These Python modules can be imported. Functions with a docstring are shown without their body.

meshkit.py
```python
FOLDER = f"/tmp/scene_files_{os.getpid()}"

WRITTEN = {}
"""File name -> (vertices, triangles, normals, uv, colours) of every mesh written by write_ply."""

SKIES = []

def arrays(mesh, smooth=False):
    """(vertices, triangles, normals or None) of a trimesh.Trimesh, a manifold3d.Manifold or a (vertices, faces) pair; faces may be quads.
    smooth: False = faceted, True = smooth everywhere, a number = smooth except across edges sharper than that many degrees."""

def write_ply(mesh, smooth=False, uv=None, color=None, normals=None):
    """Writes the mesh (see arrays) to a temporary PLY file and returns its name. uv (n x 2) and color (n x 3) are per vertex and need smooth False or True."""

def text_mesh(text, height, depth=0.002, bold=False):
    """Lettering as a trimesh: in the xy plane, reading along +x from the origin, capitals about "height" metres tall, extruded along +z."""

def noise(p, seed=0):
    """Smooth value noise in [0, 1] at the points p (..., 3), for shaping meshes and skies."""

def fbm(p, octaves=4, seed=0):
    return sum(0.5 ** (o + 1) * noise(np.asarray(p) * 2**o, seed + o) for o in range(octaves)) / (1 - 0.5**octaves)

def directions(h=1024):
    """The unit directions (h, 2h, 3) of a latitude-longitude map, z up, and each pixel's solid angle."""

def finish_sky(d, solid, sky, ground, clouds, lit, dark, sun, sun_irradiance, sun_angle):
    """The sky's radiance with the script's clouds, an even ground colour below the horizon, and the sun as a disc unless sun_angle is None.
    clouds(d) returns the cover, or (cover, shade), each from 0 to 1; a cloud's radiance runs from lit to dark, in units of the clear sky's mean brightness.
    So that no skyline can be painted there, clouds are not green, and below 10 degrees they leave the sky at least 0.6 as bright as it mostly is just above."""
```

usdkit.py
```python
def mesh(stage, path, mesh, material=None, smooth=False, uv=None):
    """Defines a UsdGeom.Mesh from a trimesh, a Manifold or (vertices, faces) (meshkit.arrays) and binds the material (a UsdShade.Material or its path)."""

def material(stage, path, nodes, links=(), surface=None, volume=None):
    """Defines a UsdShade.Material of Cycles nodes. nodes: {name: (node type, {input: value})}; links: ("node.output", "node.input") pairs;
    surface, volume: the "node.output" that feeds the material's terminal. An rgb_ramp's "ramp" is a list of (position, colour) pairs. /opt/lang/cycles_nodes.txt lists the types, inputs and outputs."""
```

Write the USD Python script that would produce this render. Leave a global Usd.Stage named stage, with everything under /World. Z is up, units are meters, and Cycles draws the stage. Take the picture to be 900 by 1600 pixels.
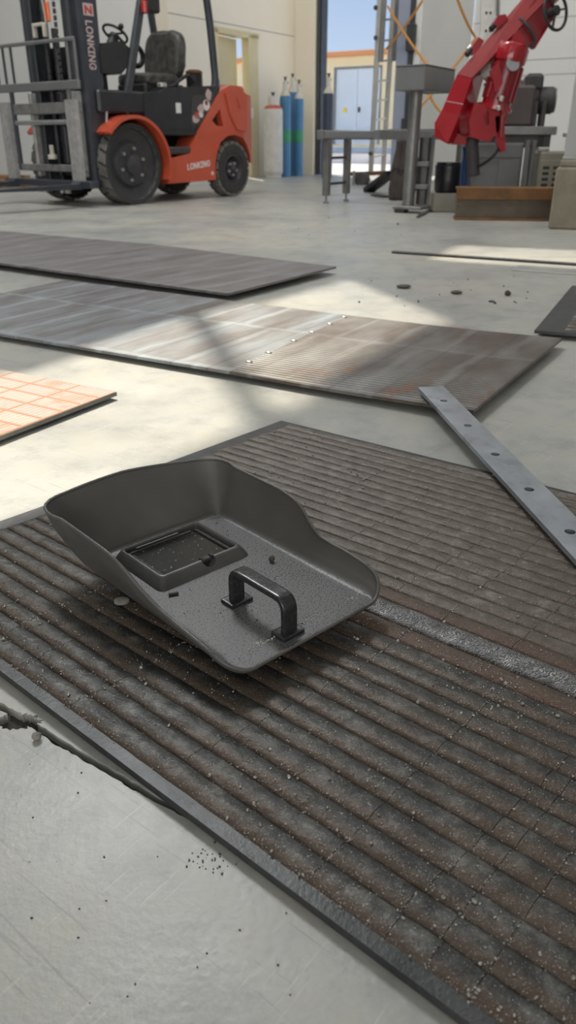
import math, sys
import numpy as np
sys.path.insert(0, '/opt/lang')
import trimesh, manifold3d as m3
import shapely.geometry as sg
from shapely import affinity
from shapely.ops import unary_union
import usdkit, meshkit
from pxr import Usd, UsdGeom, UsdLux, UsdShade, Gf, Sdf, Vt

stage = Usd.Stage.CreateInMemory()
UsdGeom.SetStageUpAxis(stage, UsdGeom.Tokens.z)
UsdGeom.SetStageMetersPerUnit(stage, 1.0)
UsdGeom.Xform.Define(stage, '/World')
rng = np.random.default_rng(7)
PI = math.pi

# ------------------------------------------------------------------ camera
F, YH, H = 1205.0, 219.0, 0.56           # focal length in pixels of the 900x1600 frame, horizon row, lens height
TH = math.atan((800 - YH) / F)
CR = np.array([1.0, 0, 0]); CF = np.array([0, math.cos(TH), -math.sin(TH)]); CU = np.array([0, math.sin(TH), math.cos(TH)])
CC = np.array([0, 0, H])
cam = UsdGeom.Camera.Define(stage, '/World/camera')
M = np.eye(4); M[0, :3] = CR; M[1, :3] = CU; M[2, :3] = -CF; M[3, :3] = CC
cam.AddTransformOp().Set(Gf.Matrix4d(*M.ravel().tolist()))
cam.CreateHorizontalApertureAttr(5.08); cam.CreateVerticalApertureAttr(5.08 * 16 / 9)
cam.CreateFocalLengthAttr(5.08 * F / 900)
cam.CreateFStopAttr(2.0); cam.CreateFocusDistanceAttr(0.98)
cam.CreateClippingRangeAttr(Gf.Vec2f(0.02, 2000))
cam.CreateExposureAttr(0.15)

# ------------------------------------------------------------------ light
SUN_AZ, SUN_EL = -15.0, 50.0
_a, _e = math.radians(SUN_AZ), math.radians(SUN_EL)
SUN = np.array([math.sin(_a) * math.cos(_e), math.cos(_a) * math.cos(_e), math.sin(_e)])
ROOF_Z = 6.5
SKY = usdkit.material(stage, '/World/Looks/sky', {
    's': ('sky_texture', {'sky_type': 'hosek_wilkie', 'sun_disc': False, 'sun_direction': tuple(SUN), 'turbidity': 2.6, 'ground_albedo': 0.4}),
    'm': ('mix', {'mix_type': 'multiply', 'fac': 1.0, 'color2': (1.12, 1.0, 1.0)}), 'b': ('background_shader', {'strength': 2.35})}, [('s.color', 'm.color1'), ('m.color', 'b.color')], surface='b.background')
dome = UsdLux.DomeLight.Define(stage, '/World/sky_dome')
dome.CreateIntensityAttr(6.0)
dome.CreateColorAttr(Gf.Vec3f(0.88, 1.0, 1.16))
UsdShade.MaterialBindingAPI.Apply(dome.GetPrim()).Bind(SKY)
sun = UsdLux.DistantLight.Define(stage, '/World/sun')
sun.CreateAngleAttr(0.65); sun.CreateIntensityAttr(11500); sun.CreateColorAttr(Gf.Vec3f(1.0, 0.91, 0.74))


def aim(prim, pos, d):
    """light at pos, shining along d (its local -z)"""
    z = -np.asarray(d, float) / np.linalg.norm(d)
    x = np.cross([0, 0, 1.0], z)
    x = np.array([1.0, 0, 0]) if np.linalg.norm(x) < 1e-6 else x / np.linalg.norm(x)
    y = np.cross(z, x)
    m = np.eye(4); m[0, :3] = x; m[1, :3] = y; m[2, :3] = z; m[3, :3] = pos
    UsdGeom.Xformable(prim).AddTransformOp().Set(Gf.Matrix4d(*m.ravel().tolist()))


aim(sun, (0, 0, 20), -SUN)


def roof_fill(name, x, y, w, h, inten, col=(0.98, 1.0, 0.985), z=ROOF_Z - 0.3, az=33):
    l = UsdLux.RectLight.Define(stage, '/World/' + name)
    l.CreateWidthAttr(w); l.CreateHeightAttr(h); l.CreateIntensityAttr(inten); l.CreateColorAttr(Gf.Vec3f(*col))
    l.AddTranslateOp().Set(Gf.Vec3d(x, y, z)); l.AddRotateZOp().Set(-az)


# added fill lights just below the roof, no glazing modelled

roof_fill('added_roof_light_001', -6.0, 3.5, 2.0, 7.0, 0.66)
roof_fill('added_roof_light_002', 4.5, 6.0, 2.0, 7.0, 0.49)
roof_fill('added_roof_light_003', 4.0, -3.0, 2.0, 7.0, 0.41)
roof_fill('added_roof_light_004', -3.5, -4.0, 2.0, 7.0, 0.78)
def aimed_light(name, pos, d, w, h, inten, col=(1.0, 0.985, 0.95)):
    l = UsdLux.RectLight.Define(stage, '/World/' + name)
    l.CreateWidthAttr(w); l.CreateHeightAttr(h); l.CreateIntensityAttr(inten); l.CreateColorAttr(Gf.Vec3f(*col)); aim(l, pos, d)


# key light placed from the shield's shadow, then an added fill behind the camera
aimed_light('added_roof_light', (-1.35, 5.7, 6.2), (1.35, -4.8, -6.2), 1.7, 1.7, 28.0, (0.98, 1.0, 0.985))
aimed_light('near_fill_light', (-1.5, -8.0, 2.6), (.08, 1, .02), 9.0, 4.0, 3.4)
# added fill lights under the roof, aimed to brighten the far walls
aimed_light('wall_fill_light', (-3.2, 6.6, 6.1), (.05, 1, -.40), 6.0, 1.1, 5.6)
aimed_light('wall_fill_light_001', (3.6, 5.6, 6.1), (.05, 1, -.40), 6.0, 1.1, 5.6)
roof_fill('added_roof_light_005', 0.8, 10.7, 1.0, 1.5, 4.0)  # another added fill below the roof, towards the gate wall
roof_fill('added_roof_light_006', -4.6, 9.0, 1.6, 5.0, 2.6, az=123)  # added to brighten the far left wall


# ------------------------------------------------------------------ helpers
def ray(px, py): return CR * (px - 450) / F + CF + CU * (800 - py) / F
def G(px, py, z=0.0):
    d = ray(px, py); return CC + d * ((z - H) / d[2])


class Fr:
    """frame on the floor: X along a compass bearing (degrees from +y towards +x), Y to its left"""
    def __init__(s, o, az):
        a = math.radians(az); s.az = az
        s.o = np.array([o[0], o[1], 0.0]); s.X = np.array([math.sin(a), math.cos(a), 0]); s.Y = np.array([-math.cos(a), math.sin(a), 0])
    def w(s, p): return s.o + s.X * p[0] + s.Y * p[1] + np.array([0, 0, p[2] if len(p) > 2 else 0.0])
    def l(s, p): d = np.asarray(p) - s.o; return np.array([d @ s.X, d @ s.Y, d[2]])


used = {}
def uniq(parent, name):
    k = (parent, name); n = used.get(k, 0); used[k] = n + 1
    return f'{parent}/{name}' + (f'_{n:03d}' if n else '')


def data(prim, label=None, cat=None, group=None, kind=None):
    for k, v in (('label', label), ('category', cat), ('group', group), ('kind', kind)):
        if v: prim.SetCustomDataByKey(k, v)


def thing(name, label, cat, loc=(0, 0, 0), az=90.0, group=None, kind=None):
    x = UsdGeom.Xform.Define(stage, uniq('/World', name))
    x.AddTranslateOp().Set(Gf.Vec3d(*[float(v) for v in (list(loc) + [0, 0])[:3]])); x.AddRotateZOp().Set(90.0 - az)
    data(x.GetPrim(), label, cat, group, kind)
    return str(x.GetPath())


def part(parent, name, mesh, mat, smooth=35, label=None, kind=None, uv=None):
    p = uniq(parent, name)
    m = usdkit.mesh(stage, p, mesh, MAT[mat], smooth=smooth, uv=uv)
    data(m.GetPrim(), label, None, None, kind)
    return p


def solo(name, mesh, mat, label=None, cat=None, group=None, kind=None, smooth=35, uv=None):
    p = uniq('/World', name)
    m = usdkit.mesh(stage, p, mesh, MAT[mat], smooth=smooth, uv=uv)
    data(m.GetPrim(), label, cat, group, kind)
    return p


def copy_of(src, name, label, cat, loc, az=90.0, group=None):
    x = UsdGeom.Xform.Define(stage, uniq('/World', name))
    x.GetPrim().GetReferences().AddInternalReference(src)
    x.GetPrim().SetInstanceable(True)
    x.ClearXformOpOrder()
    x.AddTranslateOp().Set(Gf.Vec3d(*map(float, loc))); x.AddRotateZOp().Set(90.0 - az)
    data(x.GetPrim(), label, cat, group)
    return str(x.GetPath())


cat = trimesh.util.concatenate
def hull(pts): return trimesh.convex.convex_hull(np.asarray(pts, float))


def cbox(x0, x1, y0, y1, z0, z1, c=0.004):
    c = min(c, (x1 - x0) * .3, (y1 - y0) * .3, (z1 - z0) * .3)
    P = []
    for ax in range(3):
        lo = [x0, y0, z0]; hi = [x1, y1, z1]
        for k in range(3):
            if k != ax: lo[k] += c; hi[k] -= c
        for i in range(8): P.append([(lo, hi)[(i >> k) & 1][k] for k in range(3)])
    return hull(P)


def basis(d, up=(0, 0, 1.0), roll=0.0):
    d = np.asarray(d, float); d = d / np.linalg.norm(d)
    a = np.cross(up, d)
    if np.linalg.norm(a) < 1e-4: a = np.cross((1.0, 0, 0), d)
    a /= np.linalg.norm(a); b = np.cross(d, a)
    c, s = math.cos(roll), math.sin(roll)
    return d, a * c + b * s, b * c - a * s


def beam(p0, p1, w, h, roll=0.0, c=0.004, up=(0, 0, 1.0)):
    """square-edged bar from p0 to p1, w across and h up"""
    p0 = np.asarray(p0, float); p1 = np.asarray(p1, float); L = np.linalg.norm(p1 - p0)
    d, a, b = basis(p1 - p0, up, roll)
    m = cbox(0, L, -w / 2, w / 2, -h / 2, h / 2, c)
    T = np.eye(4); T[:3, 0] = d; T[:3, 1] = a; T[:3, 2] = b; T[:3, 3] = p0
    m.apply_transform(T); return m


def lathe(prof, n=32):
    """closed solid of revolution about z, prof: (radius, z) from bottom to top"""
    prof = np.asarray(prof, float); k = len(prof)
    ang = np.arange(n) * 2 * PI / n
    V = np.stack([prof[:, None, 0] * np.cos(ang), prof[:, None, 0] * np.sin(ang), np.broadcast_to(prof[:, None, 1], (k, n))], -1).reshape(-1, 3)
    Fc = []
    for i in range(k - 1):
        for j in range(n):
            a, b = i * n + j, i * n + (j + 1) % n
            Fc += [[a, b, b + n], [a, b + n, a + n]]
    m = trimesh.Trimesh(V, Fc, process=False); m.merge_vertices(); m.update_faces(m.nondegenerate_faces()); return m


def along(m, p0, d, up=(0, 0, 1.0)):
    """moves a mesh built about z so that z runs along d from p0"""
    d, a, b = basis(d, up)
    T = np.eye(4); T[:3, 0] = a; T[:3, 1] = b; T[:3, 2] = d; T[:3, 3] = p0
    m = m.copy(); m.apply_transform(T); return m


def cyl(p0, p1, r, r1=None, n=24, c=None):
    p0 = np.asarray(p0, float); p1 = np.asarray(p1, float); L = np.linalg.norm(p1 - p0); r1 = r if r1 is None else r1
    c = min(0.12 * r, 0.1 * L) if c is None else c
    return along(lathe([(0, 0), (r - c, 0), (r, c), (r1, L - c), (r1 - c, L), (0, L)], n), p0, p1 - p0)


def tube(pts, r, n=10, closed=False):
    p = np.asarray(pts, float); k = len(p)
    t = (np.roll(p, -1, 0) - np.roll(p, 1, 0)) if closed else np.gradient(p, axis=0)
    t /= np.linalg.norm(t, axis=1, keepdims=True) + 1e-12
    A = np.zeros_like(p); a = np.cross(t[0], [0, 0, 1.0])
    if np.linalg.norm(a) < .1: a = np.cross(t[0], [1.0, 0, 0])
    for i in range(k):
        a = a - t[i] * (a @ t[i]); a /= np.linalg.norm(a); A[i] = a
    Bv = np.cross(t, A); ang = np.arange(n) * 2 * PI / n
    rr = np.broadcast_to(r, (k,))[:, None, None]
    V = p[:, None] + rr * (np.cos(ang)[None, :, None] * A[:, None] + np.sin(ang)[None, :, None] * Bv[:, None])
    V = V.reshape(-1, 3); Fc = []
    for i in range(k if closed else k - 1):
        i2 = (i + 1) % k
        for j in range(n):
            a0, b0, a1, b1 = i * n + j, i * n + (j + 1) % n, i2 * n + j, i2 * n + (j + 1) % n
            Fc += [[a0, b0, b1], [a0, b1, a1]]
    if not closed:
        V = np.vstack([V, p[0], p[-1]]); e = len(V)
        for j in range(n):
            Fc += [[e - 2, (j + 1) % n, j], [e - 1, (k - 1) * n + j, (k - 1) * n + (j + 1) % n]]
    return trimesh.Trimesh(V, Fc, process=False)


def smooth_path(pts, n=8):
    """Catmull-Rom through the points"""
    p = np.asarray(pts, float); q = np.vstack([2 * p[0] - p[1], p, 2 * p[-1] - p[-2]]); out = []
    for i in range(1, len(q) - 2):
        for t in np.linspace(0, 1, n, endpoint=False):
            out.append(.5 * (2 * q[i] + (q[i + 1] - q[i - 1]) * t + (2 * q[i - 1] - 5 * q[i] + 4 * q[i + 1] - q[i + 2]) * t * t + (3 * q[i] - q[i - 1] - 3 * q[i + 1] + q[i + 2]) * t ** 3))
    return np.vstack(out + [q[-2]])


def prism(poly, a, b, axis='y'):
    """polygon (in the two other axes, in xyz order) extruded from a to b along axis"""
    pg = poly if hasattr(poly, 'geom_type') else sg.Polygon(poly)
    m = trimesh.creation.extrude_polygon(pg.buffer(0), b - a, engine='earcut'); v = m.vertices.copy(); v[:, 2] += a
    if axis == 'y': m.vertices = v[:, [0, 2, 1]]; m.invert()
    elif axis == 'x': m.vertices = v[:, [2, 0, 1]]
    else: m.vertices = v
    return m


def ring(c, d, R, r, n=40, k=10):
    d, a, b = basis(d); t = np.arange(n) * 2 * PI / n
    return tube(np.asarray(c) + R * (np.cos(t)[:, None] * a + np.sin(t)[:, None] * b), r, k, closed=True)


def mf(m):
    m = m.copy(); m.merge_vertices()
    return m3.Manifold(m3.Mesh(np.asarray(m.vertices, np.float32), np.asarray(m.faces, np.uint32)))
def tm(m):
    q = m.to_mesh(); return trimesh.Trimesh(q.vert_properties[:, :3], q.tri_verts, process=False)


def sheet(poly, z0, z1, wob=0.0, cell=0.06, lift=None):
    """thick plate from a ground polygon, its surface cut up so that it can be warped by lift(x, y)"""
    pg = sg.Polygon(poly); m = prism(pg, z0, z1, 'z')
    if lift is not None:
        mm = mf(m).refine_to_length(cell); m = tm(mm); v = m.vertices.copy(); v[:, 2] += lift(v[:, 0], v[:, 1]); m.vertices = v
    return m


# ------------------------------------------------------------------ materials
MAT = {}
def pm(name, c1, c2=None, scale=6.0, rough=0.5, metal=0.0, bump=0.0, bscale=60.0, c3=None, spots=0.0, sscale=20.0, detail=4.0, coat=0.0, spec=0.5, rvar=0.0, world=False):
    """plain paint / metal / plastic: two tones mixed by noise, optional blotches of a third, optional fine relief"""
    n = {'p': ('principled_bsdf', {'roughness': rough, 'metallic': metal, 'base_color': c1, 'coat_weight': coat, 'specular_ior_level': spec}),
         't': ('geometry', {}) if world else ('texture_coordinate', {})}
    src = 't.position' if world else 't.object'
    L = []
    if c2 is not None:
        n['n'] = ('noise_texture', {'scale': scale, 'detail': detail, 'roughness': 0.6})
        n['r'] = ('rgb_ramp', {'ramp': [(0.3, c1), (0.7, c2)]})
        L += [(src, 'n.vector'), ('n.fac', 'r.fac')]; last = 'r.color'
        if c3 is not None:
            n['n3'] = ('noise_texture', {'scale': sscale, 'detail': 5.0, 'roughness': 0.65})
            n['r3'] = ('rgb_ramp', {'ramp': [(0.62 - spots, (0, 0, 0)), (0.70 - spots, (1, 1, 1))]})
            n['m3'] = ('mix', {'color2': c3})
            L += [(src, 'n3.vector'), ('n3.fac', 'r3.fac'), ('r3.color', 'm3.fac'), (last, 'm3.color1')]; last = 'm3.color'
        L.append((last, 'p.base_color'))
        if rvar:
            n['mr'] = ('map_range', {'from_min': 0.3, 'from_max': 0.7, 'to_min': rough - rvar, 'to_max': rough + rvar, 'clamp': True})
            L += [('n.fac', 'mr.value'), ('mr.result', 'p.roughness')]
    if bump:
        n['bn'] = ('noise_texture', {'scale': bscale, 'detail': 3.0}); n['b'] = ('bump', {'strength': min(1.0, bump), 'distance': 0.002 * max(1.0, bump)})
        L += [(src, 'bn.vector'), ('bn.fac', 'b.height'), ('b.normal', 'p.normal')]
    MAT[name] = usdkit.material(stage, '/World/Looks/' + name, n, L, surface='p.BSDF')


def s2l(*c):
    return tuple((x / 255 / 12.92) if x / 255 <= 0.04045 else ((x / 255 + 0.055) / 1.055) ** 2.4 for x in c)


# concrete floor: pale screed with stains, scratches, dust, worn shine
MAT['concrete'] = usdkit.material(stage, '/World/Looks/concrete', {
    'g': ('geometry', {}),
    'n1': ('noise_texture', {'scale': 1.3, 'detail': 5.0, 'roughness': 0.6}), 'r1': ('rgb_ramp', {'ramp': [(0.30, (0.30, 0.305, 0.295)), (0.5, (0.395, 0.395, 0.372)), (0.66, (0.455, 0.435, 0.375))]}),
    'n2': ('noise_texture', {'scale': 9.0, 'detail': 6.0, 'roughness': 0.7}), 'r2': ('rgb_ramp', {'ramp': [(0.3, (0.72, 0.73, 0.74)), (0.5, (1, 1, 1)), (0.72, (1.1, 1.05, 0.94))]}),
    'm2': ('mix', {'mix_type': 'multiply', 'fac': 0.9}),
    'mp': ('mapping', {'mapping_type': 'texture', 'rotation': (0, 0, -0.66), 'scale': (0.22, 0.008, 1.0)}), 'n3': ('noise_texture', {'scale': 1.3, 'detail': 4.0, 'roughness': 0.6, 'distortion': 0.6}), 'r3': ('rgb_ramp', {'ramp': [(0.615, (0, 0, 0)), (0.67, (1, 1, 1))]}),
    'mp4': ('mapping', {'mapping_type': 'texture', 'rotation': (0, 0, 0.9), 'scale': (0.16, 0.007, 1.0)}), 'n4': ('noise_texture', {'scale': 1.4, 'detail': 5.0, 'roughness': 0.6}), 'r4': ('rgb_ramp', {'ramp': [(0.62, (0, 0, 0)), (0.68, (1, 1, 1))]}),
    'm3': ('mix', {'color2': (0.26, 0.26, 0.25)}), 'm4': ('mix', {'color2': (0.56, 0.55, 0.50)}),
    'f3': ('math', {'math_type': 'multiply', 'value2': 0.55}), 'f4': ('math', {'math_type': 'multiply', 'value2': 0.36}),
    'v': ('voronoi_texture', {'scale': 75.0}), 'rv': ('rgb_ramp', {'ramp': [(0.045, (1, 1, 1)), (0.09, (0, 0, 0))]}), 'nv': ('noise_texture', {'scale': 5.0, 'detail': 2.0}), 'rnv': ('rgb_ramp', {'ramp': [(0.55, (0, 0, 0)), (0.66, (1, 1, 1))]}), 'fv': ('math', {'math_type': 'multiply'}), 'm5': ('mix', {'color2': (0.14, 0.135, 0.12)}),
    'nr': ('noise_texture', {'scale': 3.0, 'detail': 5.0}), 'rr': ('map_range', {'from_min': 0.3, 'from_max': 0.7, 'to_min': 0.30, 'to_max': 0.50, 'clamp': True}),
    'nb': ('noise_texture', {'scale': 140.0, 'detail': 4.0}), 'b': ('bump', {'strength': 0.25, 'distance': 0.0015}),
    'p': ('principled_bsdf', {'specular_ior_level': 0.5})},
    [('g.position', 'n1.vector'), ('n1.fac', 'r1.fac'), ('g.position', 'n2.vector'), ('n2.fac', 'r2.fac'), ('r1.color', 'm2.color1'), ('r2.color', 'm2.color2'),
     ('g.position', 'mp.vector'), ('mp.vector', 'n3.vector'), ('n3.fac', 'r3.fac'), ('r3.color', 'f3.value1'), ('f3.value', 'm3.fac'), ('m2.color', 'm3.color1'),
     ('g.position', 'mp4.vector'), ('mp4.vector', 'n4.vector'), ('n4.fac', 'r4.fac'), ('r4.color', 'f4.value1'), ('f4.value', 'm4.fac'), ('m3.color', 'm4.color1'),
     ('g.position', 'v.vector'), ('v.distance', 'rv.fac'), ('g.position', 'nv.vector'), ('nv.fac', 'rnv.fac'), ('rv.color', 'fv.value1'), ('rnv.color', 'fv.value2'), ('fv.value', 'm5.fac'), ('m4.color', 'm5.color1'),
     ('m5.color', 'p.base_color'), ('g.position', 'nr.vector'), ('nr.fac', 'rr.value'), ('rr.result', 'p.roughness'), ('g.position', 'nb.vector'), ('nb.fac', 'b.height'), ('b.normal', 'p.normal')], surface='p.BSDF')
pm('joint_fill', (0.03, 0.029, 0.026), (0.085, 0.08, 0.07), 40, 0.9, bump=1.0, bscale=300, world=True)
pm('wall_paint', (0.80, 0.73, 0.60), (0.84, 0.77, 0.64), 1.2, 0.7, world=True)
pm('wall_white', (0.78, 0.78, 0.77), (0.83, 0.83, 0.81), 1.2, 0.6, world=True)
pm('wall_grey', (0.40, 0.40, 0.40), (0.45, 0.45, 0.44), 1.5, 0.7, world=True)
pm('roof_sheet', (0.55, 0.55, 0.54), (0.6, 0.6, 0.58), 1.0, 0.6)
pm('door_cream', (0.62, 0.54, 0.32), (0.68, 0.60, 0.38), 3, 0.5)
pm('seam_grey', (0.33, 0.32, 0.30), None, rough=0.8)
pm('steel_dark', (0.05, 0.055, 0.065), (0.075, 0.08, 0.09), 8, 0.45, 0.3)
pm('steel_blue', (0.30, 0.34, 0.44), (0.34, 0.38, 0.48), 4, 0.5)
pm('steel_grey', (0.19, 0.19, 0.19), (0.26, 0.26, 0.255), 10, 0.45, 0.55)
pm('steel_paint_grey', (0.15, 0.152, 0.155), (0.185, 0.188, 0.19), 5, 0.42)
pm('steel_bright', (0.42, 0.42, 0.43), (0.55, 0.55, 0.56), 14, 0.35, 0.8)
pm('alu', (0.46, 0.45, 0.43), (0.55, 0.54, 0.51), 12, 0.4, 0.6)
pm('fork_metal', (0.34, 0.33, 0.33), (0.50, 0.49, 0.48), 18, 0.5, 0.25, c3=(0.22, 0.2, 0.19), spots=0.02)
pm('carriage_grey', (0.16, 0.16, 0.16), (0.27, 0.265, 0.26), 16, 0.5, 0.2)
pm('mast_black', (0.032, 0.036, 0.047), (0.05, 0.055, 0.068), 10, 0.42)  # black raised to stand in for lens veil
pm('black_paint', (0.018, 0.019, 0.025), (0.03, 0.031, 0.037), 10, 0.4)  # lens veil over the blacks put into the tone
pm('frame_black', (0.060, 0.059, 0.057), (0.085, 0.083, 0.08), 30, 0.38)
pm('black_plastic', (0.018, 0.018, 0.020), (0.028, 0.028, 0.03), 20, 0.5)
pm('rubber', (0.028, 0.027, 0.027), (0.05, 0.048, 0.046), 14, 0.75, bump=0.4, bscale=90)
pm('rubber_tread', (0.13, 0.127, 0.118), (0.21, 0.205, 0.19), 16, 0.85, bump=0.4, bscale=90)
pm('rim_dark', (0.045, 0.045, 0.05), (0.07, 0.07, 0.075), 15, 0.5, 0.2)
pm('bolt_metal', (0.45, 0.44, 0.42), (0.6, 0.59, 0.56), 30, 0.4, 0.7)
pm('truck_red', (0.53, 0.08, 0.038), (0.59, 0.10, 0.05), 3, 0.32, coat=0.3, c3=(0.40, 0.07, 0.035), spots=-0.04)
pm('truck_red_dark', (0.16, 0.02, 0.015), (0.2, 0.028, 0.02), 4, 0.5)
pm('seat_cover', (0.035, 0.034, 0.032), (0.10, 0.095, 0.088), 14, 0.3, bump=1.0, bscale=35, c3=(0.2, 0.19, 0.17), spots=-0.06, sscale=30)
pm('white_print', (0.75, 0.74, 0.72), None, rough=0.5)
pm('pink_print', (0.55, 0.42, 0.42), None, rough=0.5)
pm('red_print', (0.5, 0.06, 0.05), None, rough=0.5)
pm('orange_lens', (0.80, 0.14, 0.03), None, rough=0.2)
pm('red_lens', (0.45, 0.03, 0.03), None, rough=0.2)
pm('blue_plastic', (0.02, 0.06, 0.3), None, rough=0.4)
pm('brown_cap', (0.16, 0.07, 0.03), None, rough=0.5)
pm('wood', (0.22, 0.12, 0.06), (0.34, 0.2, 0.11), 20, 0.75)
pm('cyl_white', (0.55, 0.53, 0.49), (0.66, 0.64, 0.6), 8, 0.45, c3=(0.3, 0.27, 0.23), spots=-0.08)
pm('cyl_red', (0.5, 0.08, 0.06), (0.58, 0.12, 0.09), 10, 0.5)
pm('cyl_blue', (0.05, 0.17, 0.33), (0.07, 0.21, 0.39), 8, 0.4, c3=(0.12, 0.17, 0.25), spots=-0.02)
pm('cyl_green', (0.03, 0.24, 0.13), (0.05, 0.29, 0.17), 8, 0.45)
pm('cyl_navy', (0.03, 0.042, 0.075), (0.045, 0.06, 0.10), 8, 0.4)
pm('cyl_pale', (0.55, 0.5, 0.42), (0.65, 0.6, 0.52), 12, 0.5)
pm('arm_red', (0.31, 0.006, 0.014), (0.37, 0.009, 0.019), 4, 0.22, coat=0.5)
pm('arm_red_sheen', (0.27, 0.035, 0.04), (0.33, 0.05, 0.05), 5, 0.28, coat=0.4)  # paler red: window sheen on the boom put into the base colour
pm('arm_red_deep', (0.20, 0.004, 0.010), (0.25, 0.006, 0.013), 4, 0.3, coat=0.3)
pm('gear_brown', (0.075, 0.06, 0.057), (0.11, 0.09, 0.085), 10, 0.6, bump=0.6, bscale=60)
pm('gear_dark', (0.045, 0.042, 0.043), (0.07, 0.066, 0.066), 12, 0.6)
pm('beige_box', (0.31, 0.29, 0.24), (0.36, 0.34, 0.29), 6, 0.5)
pm('slot_dark', (0.05, 0.05, 0.04), None, rough=0.8)
pm('rust_beam', (0.13, 0.06, 0.022), (0.24, 0.115, 0.04), 7, 0.75, c3=(0.12, 0.09, 0.06), spots=0.04, sscale=12, bump=0.5)
pm('rust_web', (0.10, 0.078, 0.055), (0.15, 0.12, 0.09), 8, 0.7, c3=(0.2, 0.09, 0.035), spots=-0.02, sscale=12, bump=0.4)
pm('plinth_concrete', (0.20, 0.175, 0.13), (0.29, 0.26, 0.2), 6, 0.85, bump=0.8, bscale=50)
pm('cloth_brown', (0.05, 0.04, 0.036), (0.085, 0.07, 0.062), 9, 0.9, bump=0.8, bscale=30)
pm('drum_black', (0.012, 0.012, 0.016), (0.022, 0.022, 0.028), 8, 0.35)
pm('hose_blue', (0.015, 0.05, 0.16), None, rough=0.4)
pm('orange_rope', (0.62, 0.27, 0.05), (0.7, 0.33, 0.08), 30, 0.6)
pm('facade', (0.78, 0.66, 0.40), (0.84, 0.72, 0.46), 0.8, 0.8)
pm('fascia_orange', (0.72, 0.30, 0.12), None, rough=0.7)
pm('plant_door', (0.62, 0.68, 0.72), (0.67, 0.73, 0.77), 1.5, 0.5)
pm('yellow_sign', (0.85, 0.62, 0.05), None, rough=0.5)
pm('yard', (0.72, 0.70, 0.66), (0.8, 0.78, 0.74), 0.6, 0.9, world=True)
pm('yard_wall', (0.72, 0.68, 0.66), (0.78, 0.74, 0.72), 1.0, 0.8)
pm('yard_strip', (0.22, 0.28, 0.36), (0.30, 0.36, 0.44), 3.0, 0.7)
pm('bar_steel', (0.30, 0.32, 0.36), (0.42, 0.45, 0.50), 14, 0.38, 0.75, c3=(0.2, 0.2, 0.21), spots=-0.03, sscale=18, rvar=0.06, bump=0.15, bscale=120)
pm('plate_edge', (0.17, 0.17, 0.16), (0.26, 0.255, 0.235), 14, 0.5, 0.3)
pm('silver_tack', (0.28, 0.27, 0.26), (0.36, 0.35, 0.33), 40, 0.35, 0.7)
pm('chip_dark', (0.05, 0.045, 0.035), (0.09, 0.08, 0.06), 40, 0.8)
pm('stone_grey', (0.17, 0.16, 0.145), (0.26, 0.25, 0.23), 90, 0.9)
pm('grain', (0.10, 0.09, 0.08), (0.55, 0.52, 0.48), 300, 0.55, 0.2, world=True)
pm('dust_flake', (0.5, 0.48, 0.45), None, rough=0.9)

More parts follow.
